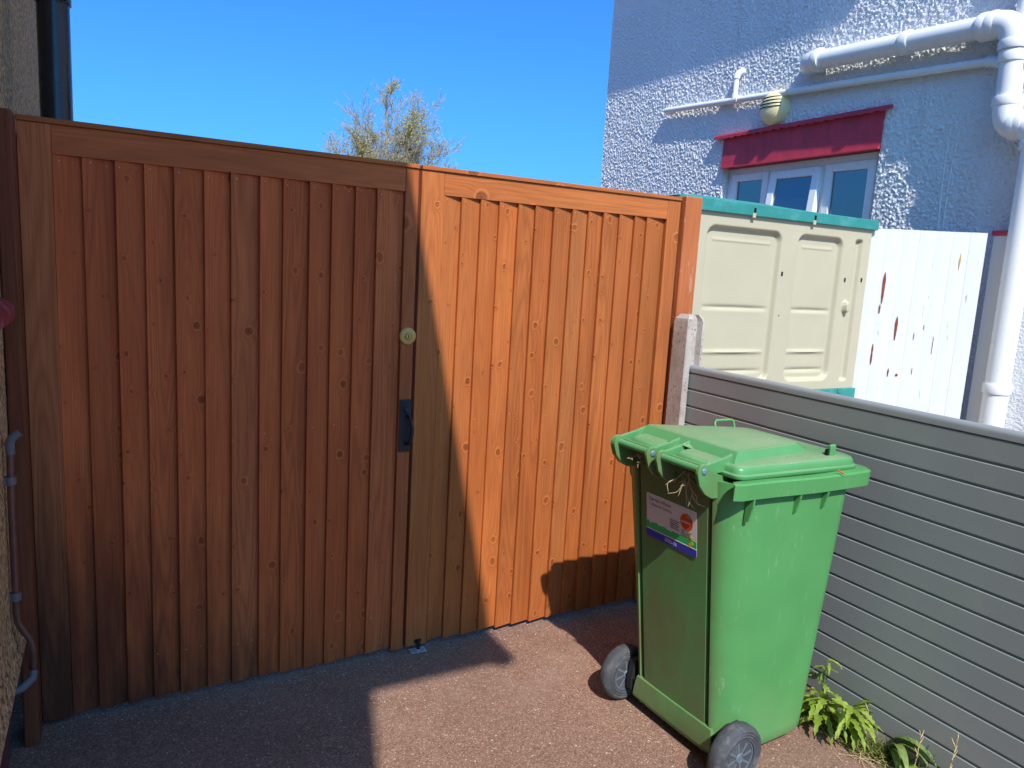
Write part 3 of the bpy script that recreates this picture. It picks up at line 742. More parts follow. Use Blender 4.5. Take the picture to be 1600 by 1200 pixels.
# thin copper overflow pipe with pale clips
cp = thing('copper_pipe', 'thin brown copper pipe with pale clips running down the pebbledash wall', 'pipe', (-.245, 2.3, .3))
px_ = -.244
m = MB(); m.tube([(px_ - .0, 2.30, .955), (px_ - .003, 2.30, .80), (px_ - .004, 2.30, .50), (px_ - .002, 2.30, .465), (px_ + .010, 2.30, .435), (px_ + .024, 2.30, .410), (px_ + .030, 2.30, .375), (px_ + .029, 2.30, .300)], .0095, 14); m.build('pipe', COPPER, cp, smooth=50)
m = MB(); m.tube([(px_ - .0, 2.30, .940), (px_ - .0, 2.30, .972), (px_ + .006, 2.300, .985), (px_ + .022, 2.302, .998)], .0112, 14); m.build('elbow', CLIP, cp, smooth=50)
for z, o in ((.868, -.003), (.540, -.004)):
    m = MB(); m.lathe([(.0098, -.011), (.0135, -.011), (.0135, .011), (.0098, .011)], (px_ + o, 2.30, z), (0, 0, 1), 18); m.box(WX, px_ + o - .009, 2.291, 2.309, z - .010, z + .010); m.build('clip', CLIP, cp, smooth=40)
m = MB(); m.tube([(px_ + .029, 2.30, .312), (px_ + .027, 2.29, .295), (px_ + .004, 2.27, .282), (-.29, 2.26, .27)], .0115, 12); m.build('outlet', CLIP, cp, smooth=50)

# ---------------------------------------------------------------- white rendered house on the right
# (its plan was measured for a wall 3.9 units away; the wall stands 4.2 m away)
UNIT[:] = [4.2 / 3.9, 1.5 - 1.5 * 4.2 / 3.9]
wh = thing('white_house', 'white rough rendered house with white window and red lintel board', 'house', (3.9, 3, 0))
HX, WY0, WY1, WTOP = 3.9, -3.0, 5.64, 4.84
oy0, oy1, oz0, oz1 = 2.872, 4.115, 1.15, 2.318
m = MB()
RY0, RY1, RZ0, RZ1 = 1.70, WY1, 1.62, 3.72            # the part of the wall near enough to show its relief
for (ya, yb, za, zb) in ((WY0, oy0, 0, WTOP), (oy1, WY1, 0, WTOP), (oy0, oy1, 0, oz0), (oy0, oy1, oz1, WTOP)): m.box(HX, 12, ya, yb, za if za > 0 else .107, zb)
m.build('wall', RENDER, wh)
def lumps(y, z):
    p = Vector((y * 72, z * 72, 3.1)); q = Vector((y * 140, z * 140, 8.7))
    a = noise.noise(p); b = noise.noise(q); c = noise.noise(Vector((y * 21, z * 21, 1.2)))
    return .0012 + .0100 * max(0, a + .14 + .2 * c) + .0042 * b * max(.2, a + .4)
vs = []; fs = []; ix = {}; st_ = .0060
ny = int((RY1 - RY0) / st_); nz_ = int((RZ1 - RZ0) / st_)
for i in range(ny + 1):
    for j in range(nz_ + 1):
        y = RY0 + (RY1 - RY0) * i / ny; z = RZ0 + (RZ1 - RZ0) * j / nz_
        if oy0 + .004 < y < oy1 - .004 and z < oz1 - .004: continue
        e = min(1, (y - RY0) / .05, (z - RZ0) / .05, (RZ1 - z) / .05)
        ix[(i, j)] = len(vs); vs.append((HX - .0006 - lumps(y, z) * max(0, e), y, z))
for i in range(ny):
    for j in range(nz_):
        k = [ix.get(q) for q in ((i, j), (i, j + 1), (i + 1, j + 1), (i + 1, j))]
        if None not in k: fs.append(k)
m = MB(); m.add(vs, fs); m.build('roughcast_coat', RENDER, wh, recalc=False, smooth=75)
m = MB(); m.prism([(3.49, WTOP - .06), (12.5, WTOP - .06), (12.5, WTOP + 3.2), (3.49, WTOP + .03)], 'y', 1.76, WY1 + .3); m.build('roof', TILE, wh)
m = MB(); m.tube([(3.53, 1.78, WTOP - .02), (3.53, WY1 + .3, WTOP - .02)], .05, 12); m.build('gutter', UPVC, wh, smooth=50)
# red boarded lintel with a ragged felt strip on top
m = MB(); m.box(HX - .016, HX + .05, oy0 - .004, oy1 + .012, 2.303, 2.512); m.build('lintel_board', RED, wh, bevel=.002)
m = MB(); m.box(HX - .030, HX - .0165, oy0 - .004, oy1 + .012, 2.2995, 2.309); m.build('drip_strip', RED, wh)
m = MB(); nk = 110; ya, yb = 2.823, 4.193
vs = []; fs = []
for k in range(nk + 1):
    y = lerp(ya, yb, k / nk); j = .007 * abs(math.sin(k * .57)) + .006 * random.random()
    vs += [(HX - .002, y, 2.538), (HX - .042, y, 2.531), (HX - .045, y, 2.522), (HX - .044, y, 2.511 - j), (HX - .039, y, 2.511 - j), (HX - .037, y, 2.519), (HX - .002, y, 2.519)]
for k in range(nk):
    for q in range(7): fs.append((k * 7 + q, k * 7 + (q + 1) % 7, k * 7 + 7 + (q + 1) % 7, k * 7 + 7 + q))
fs += [tuple(range(7)), tuple(range(nk * 7, nk * 7 + 7))[::-1]]
m.add(vs, fs); m.build('felt_strip', RED, wh)
# window: fixed frame, two mullions, three lights
wx = HX + .055
win = thing('x', None, None) if False else None
def ring_frame(m, x0, x1, ya, yb, za, zb, t):
    m.box(x0, x1, ya, ya + t, za, zb); m.box(x0, x1, yb - t, yb, za, zb); m.box(x0, x1, ya + t, yb - t, za, za + t); m.box(x0, x1, ya + t, yb - t, zb - t, zb)
m = MB(); ring_frame(m, wx, wx + .06, oy0 + .002, oy1 - .002, oz0 + .002, 2.301, .052)
MU = (3.285, 3.715)
for y in MU: m.box(wx + .0005, wx + .058, y - .024, y + .024, oz0 + .05, 2.252)
window = m.build('window', UPVC, wh, bevel=.004)
lights = ((oy0 + .055, MU[0] - .025), (MU[0] + .025, MU[1] - .025), (MU[1] + .025, oy1 - .055))
for i, (ya, yb) in enumerate(lights):
    zb = 2.249; za = oz0 + .055 if i != 1 else 1.865
    if i == 1:
        # top-hung light, pushed a little open at its foot
        t = .055; m = MB(); ring_frame(m, -.012, .030, ya - .012, yb + .012, za, zb, t)
        g = MB(); g.box(.002, .012, ya + t - .014, yb - t + .014, za + t - .002, zb - t + .002)
        ang = R(6)
        for q in (m, g): q.v = [(wx - .012 + (x * math.cos(ang) - (zb - z) * math.sin(ang)), y, zb - ((zb - z) * math.cos(ang) + x * math.sin(ang))) for x, y, z in q.v]
        sash = m.build('sash', UPVC, window, bevel=.005); g.build('pane', GLASS, window)
        m = MB(); m.box(wx - .006, wx + .03, ya, yb, 1.775, 1.84); m.build('transom', UPVC, window, bevel=.003)
        m = MB(); m.box(wx + .012, wx + .020, ya, yb, oz0 + .05, 1.775); m.build('pane', GLASS, window)
    else:
        m = MB(); ring_frame(m, wx - .014, wx + .03, ya - .010, yb + .010, za - .01, zb + .01, .052); m.build('sash', UPVC, window, bevel=.005)
        m = MB(); m.box(wx + .004, wx + .012, ya + .038, yb - .038, za + .038, zb - .038); m.build('pane', GLASS, window)
m = MB(); m.box(HX - .05, HX + .055, oy0 - .03, oy1 + .03, oz0 - .04, oz0 + .001); m.build('sill', UPVC, wh, bevel=.004)

# white soil pipe: a horizontal branch, elbows, the stack and its offset
PX = 3.825
sp = thing('soil_pipe', 'thick white plastic soil pipe with elbows on the white rendered house', 'pipe', (PX, 2.1, 0))
def elbow(m, p0, c, p1, r, seg=22, k=8):
    p0, c, p1 = Vector(p0), Vector(c), Vector(p1)
    pts = [((1 - t) ** 2) * p0 + 2 * t * (1 - t) * c + t * t * p1 for t in [i / k for i in range(k + 1)]]
    m.tube(pts, r, seg)
def collar(m, p, ax, r, l=.045):
    m.lathe([(r * .96, -l / 2), (r * 1.0, -l / 2), (r * 1.05, -l * .3), (r * 1.05, l * .3), (r, l / 2), (r * .96, l / 2)], p, ax, 28)
RP = .055; RC = .064
y0p, y1p = 3.335, 2.245; z0p, z1p = 2.862, 2.808
yv = 2.170; zv0, zv1 = 2.705, 2.405
yl = 2.010
m = MB()
m.tube([(PX, y0p, z0p), (PX, y1p, z1p)], RP, 26)
m.tube([(PX, yv, zv0), (PX + .010, yv - .004, zv1)], RP, 26)
m.tube([(PX + .010, yl, 2.24), (PX + .010, yl, .11)], RP, 26)
m.tube([(PX + .02, yv - .01, 2.80), (PX + .03, yv - .01, 5.2)], .030, 20)
m.build('pipe', PIPEW, sp, smooth=40)
def add_elbow(p0, c, p1, collars):
    m = MB(); elbow(m, p0, c, p1, RC)
    for q, ax in collars: collar(m, q, ax, RC * 1.03)
    m.build('elbow', PIPEW, sp, smooth=40)
add_elbow((HX + .01, y0p + .085, z0p), (PX, y0p + .085, z0p + .002), (PX, y0p - .02, z0p), [((PX, y0p - .025, z0p), (0, 1, 0))])
add_elbow((PX, y1p + .03, z1p), (PX, yv + .0, z1p - .004), (PX, yv, zv0 - .01), [((PX, y1p + .035, z1p), (0, 1, 0)), ((PX, y1p + .075, z1p + .002), (0, 1, 0)), ((PX, yv, zv0 - .012), (0, 0, 1))])
add_elbow((PX + .010, yv - .004, zv1 + .03), (PX + .012, yv - .004, 2.320), (PX + .012, yv - .065, 2.315), [((PX + .010, yv - .004, zv1 + .03), (0, 0, 1)), ((PX + .012, yv - .060, 2.315), (0, 1, 0))])
add_elbow((PX + .013, yv - .055, 2.315), (PX + .012, yl, 2.313), (PX + .015, yl, 2.21), [((PX + .013, yv - .085, 2.315), (0, 1, 0)), ((PX + .015, yl, 2.215), (0, 0, 1))])
for (p, ax) in (((PX, 2.735, z0p - .030), (0, 1, 0)), ((PX + .010, yl, 1.055), (0, 0, 1)), ((PX + .002, yv, 2.64), (0, 0, 1))):
    m = MB(); collar(m, p, ax, RP * 1.10, .05); m.build('collar', PIPEW, sp, smooth=40)
# small waste pipe
wp = thing('waste_pipe', 'thin white waste pipe with short upstand above the red lintel', 'pipe', (3.86, 3.5, 2.75))
RW = .0205; QX = 3.862
za_, zb_ = 2.796, 2.650
def zw(y): return lerp(za_, zb_, (4.77 - y) / (4.77 - 2.29))
m = MB(); m.tube([(QX, 4.77, zw(4.77)), (QX, 2.29, zw(2.29))], RW, 18)
m.tube([(QX, 4.035, zw(4.035)), (QX, 4.035, 2.905)], RW * .92, 16); m.build('pipe', PIPEW, wp, smooth=40)
m = MB(); elbow(m, (QX, 4.035, 2.895), (QX, 4.035, 2.945), (HX + .01, 4.005, 2.945), RW * 1.18, 16); m.build('elbow', PIPEW, wp, smooth=40)
m = MB(); m.tube([(QX, 4.06, zw(4.06)), (QX, 3.995, zw(3.995))], RW * 1.22, 16); m.tube([(QX, 4.035, zw(4.035)), (QX, 4.035, zw(4.035) + .04)], RW * 1.15, 16); m.build('tee', PIPEW, wp, smooth=40)
m = MB(); elbow(m, (QX, 2.31, zw(2.31)), (QX, 2.255, zw(2.25)), (QX - .03, 2.21, zw(2.25) - .035), RW * 1.25, 16); m.tube([(QX - .03, 2.215, zw(2.25) - .03), (PX + .02, 2.10, zw(2.25) - .05)], RW * 1.2, 16)
collar(m, (PX + .03, 2.125, zw(2.25) - .045), (.4, 1, .1), RW * 1.3, .035); m.build('elbow', PIPEW, wp, smooth=40)

# oval bulkhead lamp
bl = thing('bulkhead_lamp', 'cream oval outdoor wall lamp with louvred hood above the red lintel', 'wall lamp', (HX, 3.74, 2.63))
LC = (HX, 3.672, 2.645); RY, RZ, DX = .108, .118, .098
def lampf(u, v, k=1.0, g=0):
    th = 2 * math.pi * u; r = v
    return (LC[0] - DX * k * math.sqrt(max(0, 1 - r ** 2.6)) - g, LC[1] + RY * k * r * math.cos(th), LC[2] + RZ * k * r * math.sin(th))
m = MB(); m.grid(lambda u, v: lampf(u, v), 40, 14); m.build('housing', LAMPC, bl, smooth=40)
m = MB(); m.lathe([(0, 0), (.014, 0), (.014, .004), (0, .005)], (HX - .052, 3.672, 2.560), (-1, 0, -.8), 16); m.build('screw', LAMPC, bl, smooth=40)
for k in range(4):
    z = 2.706 - k * .021; hw = RY * math.sqrt(max(0, 1 - ((z - LC[2]) / RZ) ** 2)) * .80
    m = MB()
    pts = []
    for i in range(9):
        y = LC[1] + hw * (2 * i / 8 - 1); r = math.hypot((y - LC[1]) / RY, (z - LC[2]) / RZ); pts.append((LC[0] - DX * math.sqrt(max(.02, 1 - min(1, r) ** 2.6)) - .001, y, z))
    m.tube(pts, .0035, 6); m.build('louvre_slot', DARK, bl, smooth=50)
# thin white cable looping down the wall
m = MB()
for q in (0, .03):
    pts = [(HX - .004, 2.42 + q + .035 * math.sin(t * 3 + q * 20) * (1 - t), 2.36 - 1.0 * t) for t in [i / 24 for i in range(25)]]
    m.tube(pts, .004, 8)
m.build('wall_cable', PIPEW, smooth=60, tag=dict(label='thin white cable hanging down the shaded rendered wall', cat='cable'))

UNIT[:] = [1.0, 0.0]
# ---------------------------------------------------------------- cream plastic shed with teal lid
SY = 2.665
sh = thing('plastic_shed', 'cream plastic garden shed with teal lid behind the grey fence', 'shed', (3.0, SY, 0))
SX0, SX1, SZ0, SZ1 = 2.30, 3.640, .955, 1.835
panels = ((2.46, 2.965), (3.075, 3.425))
def rr_dist(x, z, x0, x1, z0, z1, r):
    cx_ = (x0 + x1) / 2; cz_ = (z0 + z1) / 2
    qx = abs(x - cx_) - (x1 - x0) / 2 + r; qz = abs(z - cz_) - (z1 - z0) / 2 + r
    return math.hypot(max(qx, 0), max(qz, 0)) + min(max(qx, qz), 0) - r
def shed_y(x, z):
    y = 0
    for x0, x1 in panels:
        d = rr_dist(x, z, x0, x1, 1.000, 1.765, .055); y = max(y, .026 * (1 - sstep(-.020, .0, d)))
        if d < -.02:
            y -= .005 * sstep(.0, .03, -(d + .05)) * (1 if z > 1.69 else 0)
            cx_ = (x0 + x1) / 2; k = max(0, 1 - ((x - cx_) / ((x1 - x0) * .44)) ** 2)
            for zc, s_ in ((1.375, 1), (1.155, -1), (1.058, 1)):
                t = (z - zc) / .010
                y += s_ * .010 * math.sqrt(k) * math.exp(-t * t) if abs(t) < 4 else 0
                if -8 < t < 0: y -= s_ * .004 * k * math.exp(t * .5)
    d = rr_dist(x, z, 3.515, 3.578, .995, 1.765, .020); y = max(y, .022 * (1 - sstep(-.012, .0, d)))
    d = math.hypot((x - 3.487) / .020, (z - 1.402) / .036); y -= .026 * (1 - sstep(.75, 1.05, d))
    return y
m = MB(); nx, nz = 250, 176
m.grid(lambda u, v: (lerp(SX0, SX1, u), SY + shed_y(lerp(SX0, SX1, u), lerp(SZ0, SZ1, v)), lerp(SZ0, SZ1, v)), nx, nz)
m.build('door_panel', CREAM, sh, smooth=60)
m = MB(); m.box(SX0, SX1, SY + .034, SY + .78, 0, SZ1)
m.box(SX0, SX1, SY + .010, SY + .0335, 0, .862); m.build('walls', CREAM, sh, bevel=.01)
for q in (SX0 - .001, SX1 - .012):
    m = MB(); m.box(q, q + .013, SY + .0006, SY + .0338, SZ0, SZ1); m.build('corner_trim', CREAM, sh)
for (x, z) in ((2.985, 1.555), (3.465, 1.545), (2.385, 1.565), (2.385, 1.515), (3.60, 1.55)):
    m = MB(); m.box(x - .006, x + .006, SY - .0012, SY + .004, z - .011, z + .011); m.build('slot', DARK, sh)
m = MB(); m.lathe([(0, 0), (.003, 0), (.003, .002), (0, .002)], (2.995, SY, 1.345), (0, -1, 0), 10); m.build('screw_hole', DARK, sh)
# lid: a fascia strip with a low pitched top and clip notches
def topz(x): return 1.888 + .030 * (1 - abs((x - 2.62) / 1.1)) if x < 3.72 else 1.85
m = MB()
xs = [2.265, 2.45, 2.62, 2.8, 3.0, 3.2, 3.4, 3.665]
fr = [(x, SY - .018, 1.820) for x in xs] + [(x, SY - .018, 1.879 - .001 * i) for i, x in reversed(list(enumerate(xs)))]
bk = [(x, y + .84, z) for x, y, z in fr]
m.loft([fr, bk])
lidm = m.build('lid', TEAL, sh, bevel=.004)
m = MB()
m.loft([[(2.26, SY + .0, 1.876), (3.50, SY + .0, 1.868), (3.50, SY + .80, 1.868), (2.26, SY + .80, 1.876)], [(2.42, SY + .06, 1.896), (2.80, SY + .06, 1.894), (2.80, SY + .74, 1.894), (2.42, SY + .74, 1.896)]])
m.build('lid_ridge', TEAL, sh, bevel=.004)
for x in (2.735, 3.160):
    m = MB(); m.box(x - .006, x + .008, SY - .0195, SY - .0170, 1.832, 1.858); m.build('clip_slot', DARK, sh)
    m = MB(); m.box(x - .012, x + .008, SY - .0200, SY - .0172, 1.812, 1.834); m.build('clip', CREAM, sh)
m = MB(); m.box(SX0 - .01, SX1 + .012, SY - .012, SY + .05, .862, .954); m.box(3.50, 3.53, SY - .016, SY - .011, .93, .958); m.build('base_band', TEAL, sh, bevel=.003)

# ---------------------------------------------------------------- peeling white board fence
wfn = thing('board_fence', 'bright white board fence with peeling paint between shed and house', 'fence', (3.5, 2.3, 0))
A = Vector((3.660, 2.690, 0)); B = Vector((4.098, 2.316, 0)); D = (B - A); L = D.length; D.normalize(); NN = Vector((D.y, -D.x, 0))
if NN.y > 0: NN = -NN
def fp(s_, d, z): p = A + D * s_ + NN * d; return (p.x, p.y, z)
m = MB(); nb = 7
for k in range(nb):
    s0 = L * k / nb; s1 = L * (k + 1) / nb - .0002; o = len(m.v)
    jj = random.uniform(-.0005, .0005)
    prof = [(s0, .0062), (s0 + .003, .007 + jj), (s0 + (s1 - s0) * .3, .008 + jj), (s0 + (s1 - s0) * .7, .008 + jj), (s1 - .003, .007 + jj), (s1, .0062), (s1, -.012), (s0, -.012)]
    ztop = 1.832 + random.uniform(-.0015, .0015)
    m.loft([[fp(a, d, 0) for a, d in prof], [fp(a, d, ztop) for a, d in prof]])
    ou = random.random() * 5
    for i in range(o, len(m.v)): m.wc[i] = (prof[(i - o) % 8][0] + ou, prof[(i - o) % 8][1], m.v[i][2])
m.build('boards', WHITEW, wfn)
def patch(pts, name, mat):
    m = MB(); n = len(pts); vs = [fp(a, .0105, z) for a, z in pts] + [fp(a, .0080, z) for a, z in pts]
    m.add(vs, [tuple(range(n)), tuple(range(n, 2 * n))[::-1]] + [(i, (i + 1) % n, n + (i + 1) % n, n + i) for i in range(n)]); m.build(name, mat, wfn)
def sliver(s_, z0, z1, w_):
    n = 9; l = []; r = []
    for i in range(n + 1):
        t = i / n; h = w_ * (math.sin(math.pi * min(1, t * .9 + .07)) ** .7) * random.uniform(.55, 1.1) * .5
        l.append((s_ - h, lerp(z0, z1, t))); r.append((s_ + h, lerp(z0, z1, t)))
    patch(l + r[::-1], 'bare_wood_patch', PEEL)
for a in ((.100, 1.43, 1.60, .019), (.094, 1.375, 1.425, .011), (.190, 1.235, 1.365, .016), (.085, 1.09, 1.205, .010), (.180, 1.03, 1.075, .008), (.285, 1.24, 1.285, .004), (.385, 1.17, 1.27, .003), (.225, 1.035, 1.050, .015), (.330, 1.30, 1.33, .003), (.300, 1.05, 1.09, .003)): sliver(*a)
sliver_mat = RUST
m = None
patch([(.455, 1.675), (.460, 1.72), (.464, 1.68), (.459, 1.63)], 'rust_run', RUST)
m = MB()
for s0 in (0, L - .03): pass
m.box(4.128, 4.196, 2.215, 2.300, 0, 1.822); m.build('end_post', WHITEW, wfn, bevel=.004)
m = MB(); m.box(4.122, 4.199, 2.205, 2.31, 1.8225, 1.848); m.build('post_cap', RED, wfn, bevel=.003)

# ---------------------------------------------------------------- distant tree
TX, TY = 9.35, 27.0
tr = thing('bare_tree', 'tall spring tree with thin branches and sparse pale leaves beyond the gates', 'tree', (TX, TY, 0))
tb = MB(); lf = MB(); rt = random.Random(11)
tips = []
def branch(p, d, L_, r, depth):
    n = 4; pts = [p]; rad = [r]
    for i in range(n):
        d = (d + Vector((rt.uniform(-.16, .16), rt.uniform(-.16, .16), rt.uniform(.0, .13)))).normalized()
        p = p + d * L_ / n; pts.append(p); rad.append(max(.0062, r * (1 - .5 * (i + 1) / n)))
        if depth > 0:
            for _ in range(2):
                az = rt.uniform(0, 6.283); el = rt.uniform(.45, .95)
                side = d.orthogonal().normalized(); side = Matrix.Rotation(az, 3, d) @ side
                nd = (d * math.cos(el) + side * math.sin(el) + Vector((0, 0, .15))).normalized()
                branch(p, nd, L_ * rt.uniform(.40, .62), rad[-1] * .6, depth - 1)
    tb.tube(pts, rad, 4 if r < .02 else 7, False)
    if depth <= 1:
        for q in pts[1:]: tips.append(q)
def leader(x0, y0, top, lean, r0, reach):
    n = 14; pts = []; rad = []
    for i in range(n + 1):
        t = i / n; z = 2.4 + (top - 2.4) * t
        pts.append(Vector((x0 + lean[0] * t ** .8 + .06 * math.sin(5 * t + x0), y0 + lean[1] * t, z))); rad.append(lerp(r0, .008, t ** .8))
    tb.tube(pts, rad, 8, False); tips.append(pts[-1])
    for i in range(3, n):
        t = i / n
        for _ in range(2 if i % 3 == 0 else 1):
            a = rt.uniform(0, 6.283); l = reach * (1 - t) ** .7 * rt.uniform(.6, 1.1) + .25
            up = rt.uniform(.4, 1.2)
            branch(pts[i] + Vector((0, 0, rt.uniform(-.1, .1))), Vector((math.cos(a), math.sin(a), up)).normalized(), l, rad[i] * .5, 2 if l > .7 else 1)
trunk = [Vector((TX, TY, 0)), Vector((TX + .05, TY, 1.4)), Vector((TX, TY, 2.5))]
tb.tube(trunk, [.22, .18, .16], 12, False)
leader(TX - .05, TY, 7.75, (-.35, .1), .09, 2.0)
leader(TX + .10, TY + .1, 7.55, (.55, -.1), .085, 2.0)
leader(TX - .10, TY - .1, 6.5, (-1.45, .3), .07, 1.7)
leader(TX + .12, TY - .1, 6.3, (1.45, .1), .07, 1.8)
leader(TX + .15, TY - .1, 5.3, (2.3, .1), .05, .9)
leader(TX - .15, TY + .2, 5.9, (-2.0, .1), .06, 1.5)
leader(TX + .2, TY + .3, 6.7, (1.0, .5), .06, 1.7)
tb.build('branches', BARK, tr, smooth=60)
cl = [q for q in [rt.choice(tips) for _ in range(90)] if q.x > TX - 1.2]
for q in tips:
    near = min((q - c).length for c in cl[:30]); k = 1 if near < .5 else (1 if rt.random() < .22 else 0)
    if near < .3: k = 2
    for _ in range(k):
        s_ = rt.uniform(.022, .046); c = q + Vector([rt.gauss(0, .075) for _ in range(3)])
        u = Vector([rt.gauss(0, 1) for _ in range(3)]).normalized(); v = u.orthogonal().normalized(); h = rt.random()
        lf.add([tuple(c + u * s_), tuple(c + v * s_ * .6), tuple(c - u * s_), tuple(c - v * s_ * .6)], [(0, 1, 2, 3)], [(0, 0, h)] * 4)
lf.build('leaves', BUD, tr, recalc=False)
print('tree', len(tips), len(tb.v), len(lf.v))

# ---------------------------------------------------------------- weeds along the foot of the fence
rw = random.Random(5)
def leaf_blade(m, base, dirv, L_, W_, droop, lobes=0, up=.6):
    """a curved leaf with a midrib fold and toothed edge"""
    n = 14; d = Vector((dirv[0], dirv[1], 0)).normalized(); side = Vector((-d.y, d.x, 0)); h = rw.random()
    row = []; p = Vector(base); el = up
    for i in range(n + 1):
        t = i / n
        w_ = W_ * (math.sin(math.pi * min(1, t ** .8 * .97 + .03)) ** .75) + .0015
        if lobes: w_ *= 1 - .42 * (abs(math.sin(t * lobes * math.pi)) > .72) * (t < .93)
        tw = rw.uniform(-.003, .003)
        c = p.copy(); s2 = side + Vector((0, 0, .35 + .2 * math.sin(t * 7)))
        s3 = -side + Vector((0, 0, .35 + .2 * math.cos(t * 6)))
        row.append((tuple(c + s2.normalized() * w_), tuple(c + Vector((0, 0, tw * .3))), tuple(c + s3.normalized() * w_)))
        st_ = L_ / n; p = p + (d * math.cos(el) + Vector((0, 0, math.sin(el)))) * st_; el -= droop / n
        if p.z < .004: p.z = .004
    vs = [q for r_ in row for q in r_]
    fs = []
    for i in range(n):
        for k in (0, 1): fs.append((i * 3 + k, i * 3 + k + 1, i * 3 + 4 + k, i * 3 + 3 + k))
    m.add(vs, fs, [(0, 0, h)] * len(vs))
def weed(name, label, loc, nleaf, L_, W_, mat, dirs, lobes=5, stem=0, group=None):
    t = thing(name, label, 'weed', loc, 0, group)
    m = MB()
    for k in range(nleaf):
        a = rw.uniform(*dirs); base = (loc[0] + rw.uniform(-.012, .012), loc[1] + rw.uniform(-.015, .015), loc[2] + rw.uniform(.0, .01) + (rw.random() * stem))
        leaf_blade(m, base, (math.cos(a), math.sin(a)), L_ * rw.uniform(.6, 1.1), W_ * rw.uniform(.7, 1.15), rw.uniform(1.3, 2.6), lobes, rw.uniform(.5, 1.25))
    m.build('leaves', mat, t, recalc=False, smooth=80)
    if stem:
        m = MB(); m.tube([loc, (loc[0] + .004, loc[1], stem * .5), (loc[0] + .002, loc[1] - .004, stem)], [.004, .0035, .0025], 7); m.build('stem', LEAFD, t, smooth=60)
    return t
weed('leafy_weed', 'broad toothed green weed drooping at the near corner of the bin', (2.120, 1.500, .02), 20, .15, .016, LEAF, (2.2, 5.6), 6, .09)
weed('leafy_weed', 'long arching green weed leaves along the fence foot right of the bin', (2.165, 1.430, .02), 18, .20, .013, LEAF, (3.4, 5.4), 7, .08)
weed('leafy_weed', 'upright light green sprig between the bin and the fence', (2.160, 1.548, .05), 22, .075, .007, LEAF, (2.0, 5.5), 3, .16)
weed('leafy_weed', 'flat grey green weed leaves leaning against the lowest fence slat', (2.188, 1.300, .01), 9, .17, .014, LEAFD, (3.9, 5.4), 0, .05)
weed('leafy_weed', 'small dark green rosette at the lower right of the fence foot', (2.180, 1.195, .005), 14, .09, .014, LEAF, (2.4, 5.6), 3, .02)
def stalk(loc, h, lean, label):
    m = MB(); p = Vector(loc); top = p + Vector((lean[0], lean[1], h))
    mid = (p + top) / 2 + Vector((.004, 0, 0)); m.tube([tuple(p), tuple(mid), tuple(top)], [.0016, .0014, .001], 5)
    for k in range(9):
        t = .45 + .55 * k / 8; q = p.lerp(top, t); a = rw.uniform(0, 6.28); l = rw.uniform(.012, .030)
        e = q + Vector((math.cos(a) * l * .5, math.sin(a) * l * .5, l)); m.tube([tuple(q), tuple((q + e) / 2), tuple(e)], [.0008, .0019, .0006], 5)
    m.build('dry_stalk', STRAW, smooth=60, tag=dict(label=label, cat='dry stalk', group='dry seed stalks at the fence foot'))
stalk((2.170, 1.374, .0), .125, (.0, .0), 'pale dry seed stalk nearest the bin in front of the fence')
stalk((2.168, 1.205, .0), .150, (.0, -.01), 'middle dry seed stalk rising from the weeds by the fence')
stalk((2.165, 1.110, .0), .205, (.004, -.02), 'tallest dry seed stalk at the bottom right corner by the fence')
m = MB()
for k in range(3200):
    y = rw.uniform(.75, 1.62); x = 2.196 - abs(rw.gauss(0, .030)) - (.02 if y > 1.3 else 0) * rw.random(); a = rw.uniform(0, 6.28); l = rw.uniform(.015, .075); t = rw.uniform(.2, 1.2)
    d = Vector((math.cos(a) * math.cos(t), math.sin(a) * math.cos(t), math.sin(t))); s_ = Vector((-math.sin(a), math.cos(a), 0)) * rw.uniform(.0008, .002); p = Vector((x, y, 0)); h = rw.random()
    e = p + d * l; e2 = p + d * l * .6 + Vector((0, 0, .003))
    m.add([tuple(p - s_), tuple(p + s_), tuple(e2 + s_ * .8), tuple(e), tuple(e2 - s_ * .8)], [(0, 1, 2, 3, 4)], [(0, 0, h)] * 5)
m.build('grass', GRASS, recalc=False, tag=dict(label='short grass and moss growing along the foot of the grey fence', kind='stuff'))
m = MB()
for k in range(260):
    y = rw.uniform(.9, 1.52); x = 2.175 - abs(rw.gauss(0, .05)); a = rw.gauss(-1.3, .5); l = rw.uniform(.03, .10)
    p = Vector((x, y, .003)); d = Vector((math.cos(a), math.sin(a), 0)); mid = p + d * l * .5 + Vector((0, 0, rw.uniform(.002, .016))); e = p + d * l + Vector((0, 0, rw.uniform(0, .006)))
    m.tube([tuple(p), tuple(mid), tuple(e)], .0008, 4)
m.build('dry_straw', STRAW, recalc=False, tag=dict(label='dry straw and grass litter on the drive by the weeds', kind='stuff'))

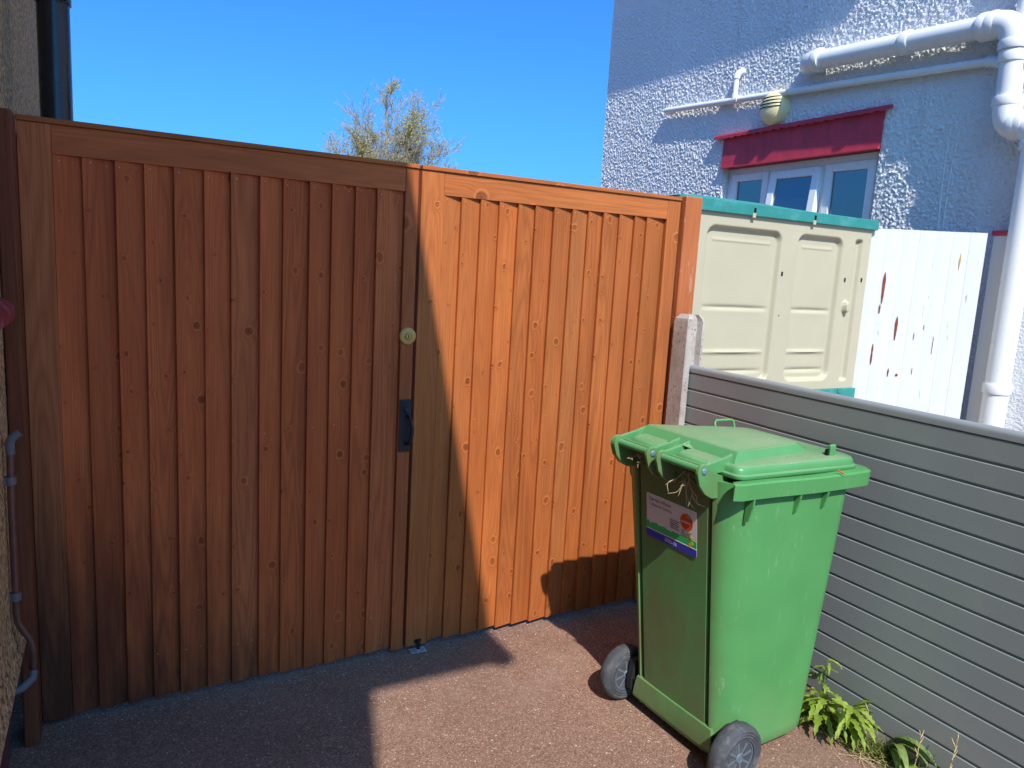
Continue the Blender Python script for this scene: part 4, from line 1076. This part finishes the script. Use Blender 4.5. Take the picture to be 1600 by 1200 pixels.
m = MB()
def pebble(x, y, r):
    n = 6; h = rw.uniform(.4, .8); o = rw.uniform(0, 6); rx = [r * rw.uniform(.7, 1.2) for _ in range(n)]
    vs = [(x + rx[k] * math.cos(o + 6.283 * k / n), y + rx[k] * math.sin(o + 6.283 * k / n), .0005) for k in range(n)] + [(x + rx[k] * .6 * math.cos(o + 6.283 * k / n), y + rx[k] * .6 * math.sin(o + 6.283 * k / n), r * h) for k in range(n)]
    m.add(vs, [(k, (k + 1) % n, n + (k + 1) % n, n + k) for k in range(n)] + [tuple(range(n, 2 * n))])
for k in range(520):
    near = rw.random() < .6
    pebble(rw.uniform(-.20, 2.15), GY - .012 - abs(rw.gauss(0, .05)) if near else rw.uniform(.6, 2.5), rw.choice((.0012, .0015, .002, .0028)))
for k in range(160): pebble(2.16 - abs(rw.gauss(0, .06)), rw.uniform(.6, 2.4), rw.choice((.0015, .002, .003)))
m.build('grit', mat_plain('loose_grit', (.42, .34, .28), .9, .2, var=.35, scale=300), recalc=False, tag=dict(label='loose pale grit scattered over the drive and along the gate foot', kind='stuff'))
# bits caught in the bin's hinges and on its rim
def binpt(a, b, z): q = Matrix.Rotation(R(3), 3, 'Z') @ Vector((a, b, z)); return q + Vector((1.6, 1.68, 0))
def twig_bunch(seed, a, b, z, n, L_, down, label):
    g = random.Random(seed); m = MB()
    def tw(p, d, L2, r, dep):
        pts = [p]; q = p
        for i in range(4):
            d = (d + Vector([g.uniform(-.35, .35) for _ in range(3)])).normalized(); q = q + d * L2 / 4; pts.append(q)
            if dep: tw(q, (d + Vector([g.uniform(-.9, .9) for _ in range(3)])).normalized(), L2 * .4, r * .7, dep - 1)
        m.tube([tuple(x) for x in pts], [r, r, r * .9, r * .8, r * .5], 5)
    for k in range(n):
        tw(binpt(a, b + g.uniform(-.02, .02), z), Vector((-.4 + g.uniform(-.3, .3), g.uniform(-.6, .3), down)).normalized(), L_ * g.uniform(.6, 1.1), .0014, 1)
    m.build('twigs', TWIG, smooth=60, tag=dict(label=label, cat='twigs', group='dead twigs caught in the bin hinges'))
twig_bunch(3, HA + .03, -.085, .945, 6, .085, -.7, 'bunch of straw coloured twigs hanging below the right bin hinge')
twig_bunch(8, HA + .03, .120, .945, 5, .055, -.35, 'small tangle of grey twigs below the left bin hinge')
m = MB(); p0 = binpt(.33, -.262, .950); p1 = binpt(.345, -.278, .938)
m.tube([tuple(p0), tuple((p0 + p1) / 2 + Vector((0, 0, .002))), tuple(p1)], [.0025, .0032, .0015], 7)
m.build('dead_leaf', mat_plain('orange_dead_leaf', (.42, .12, .03), .8, .2), smooth=60, tag=dict(label='orange shrivelled leaf on the near rim of the bin', cat='dead leaf'))
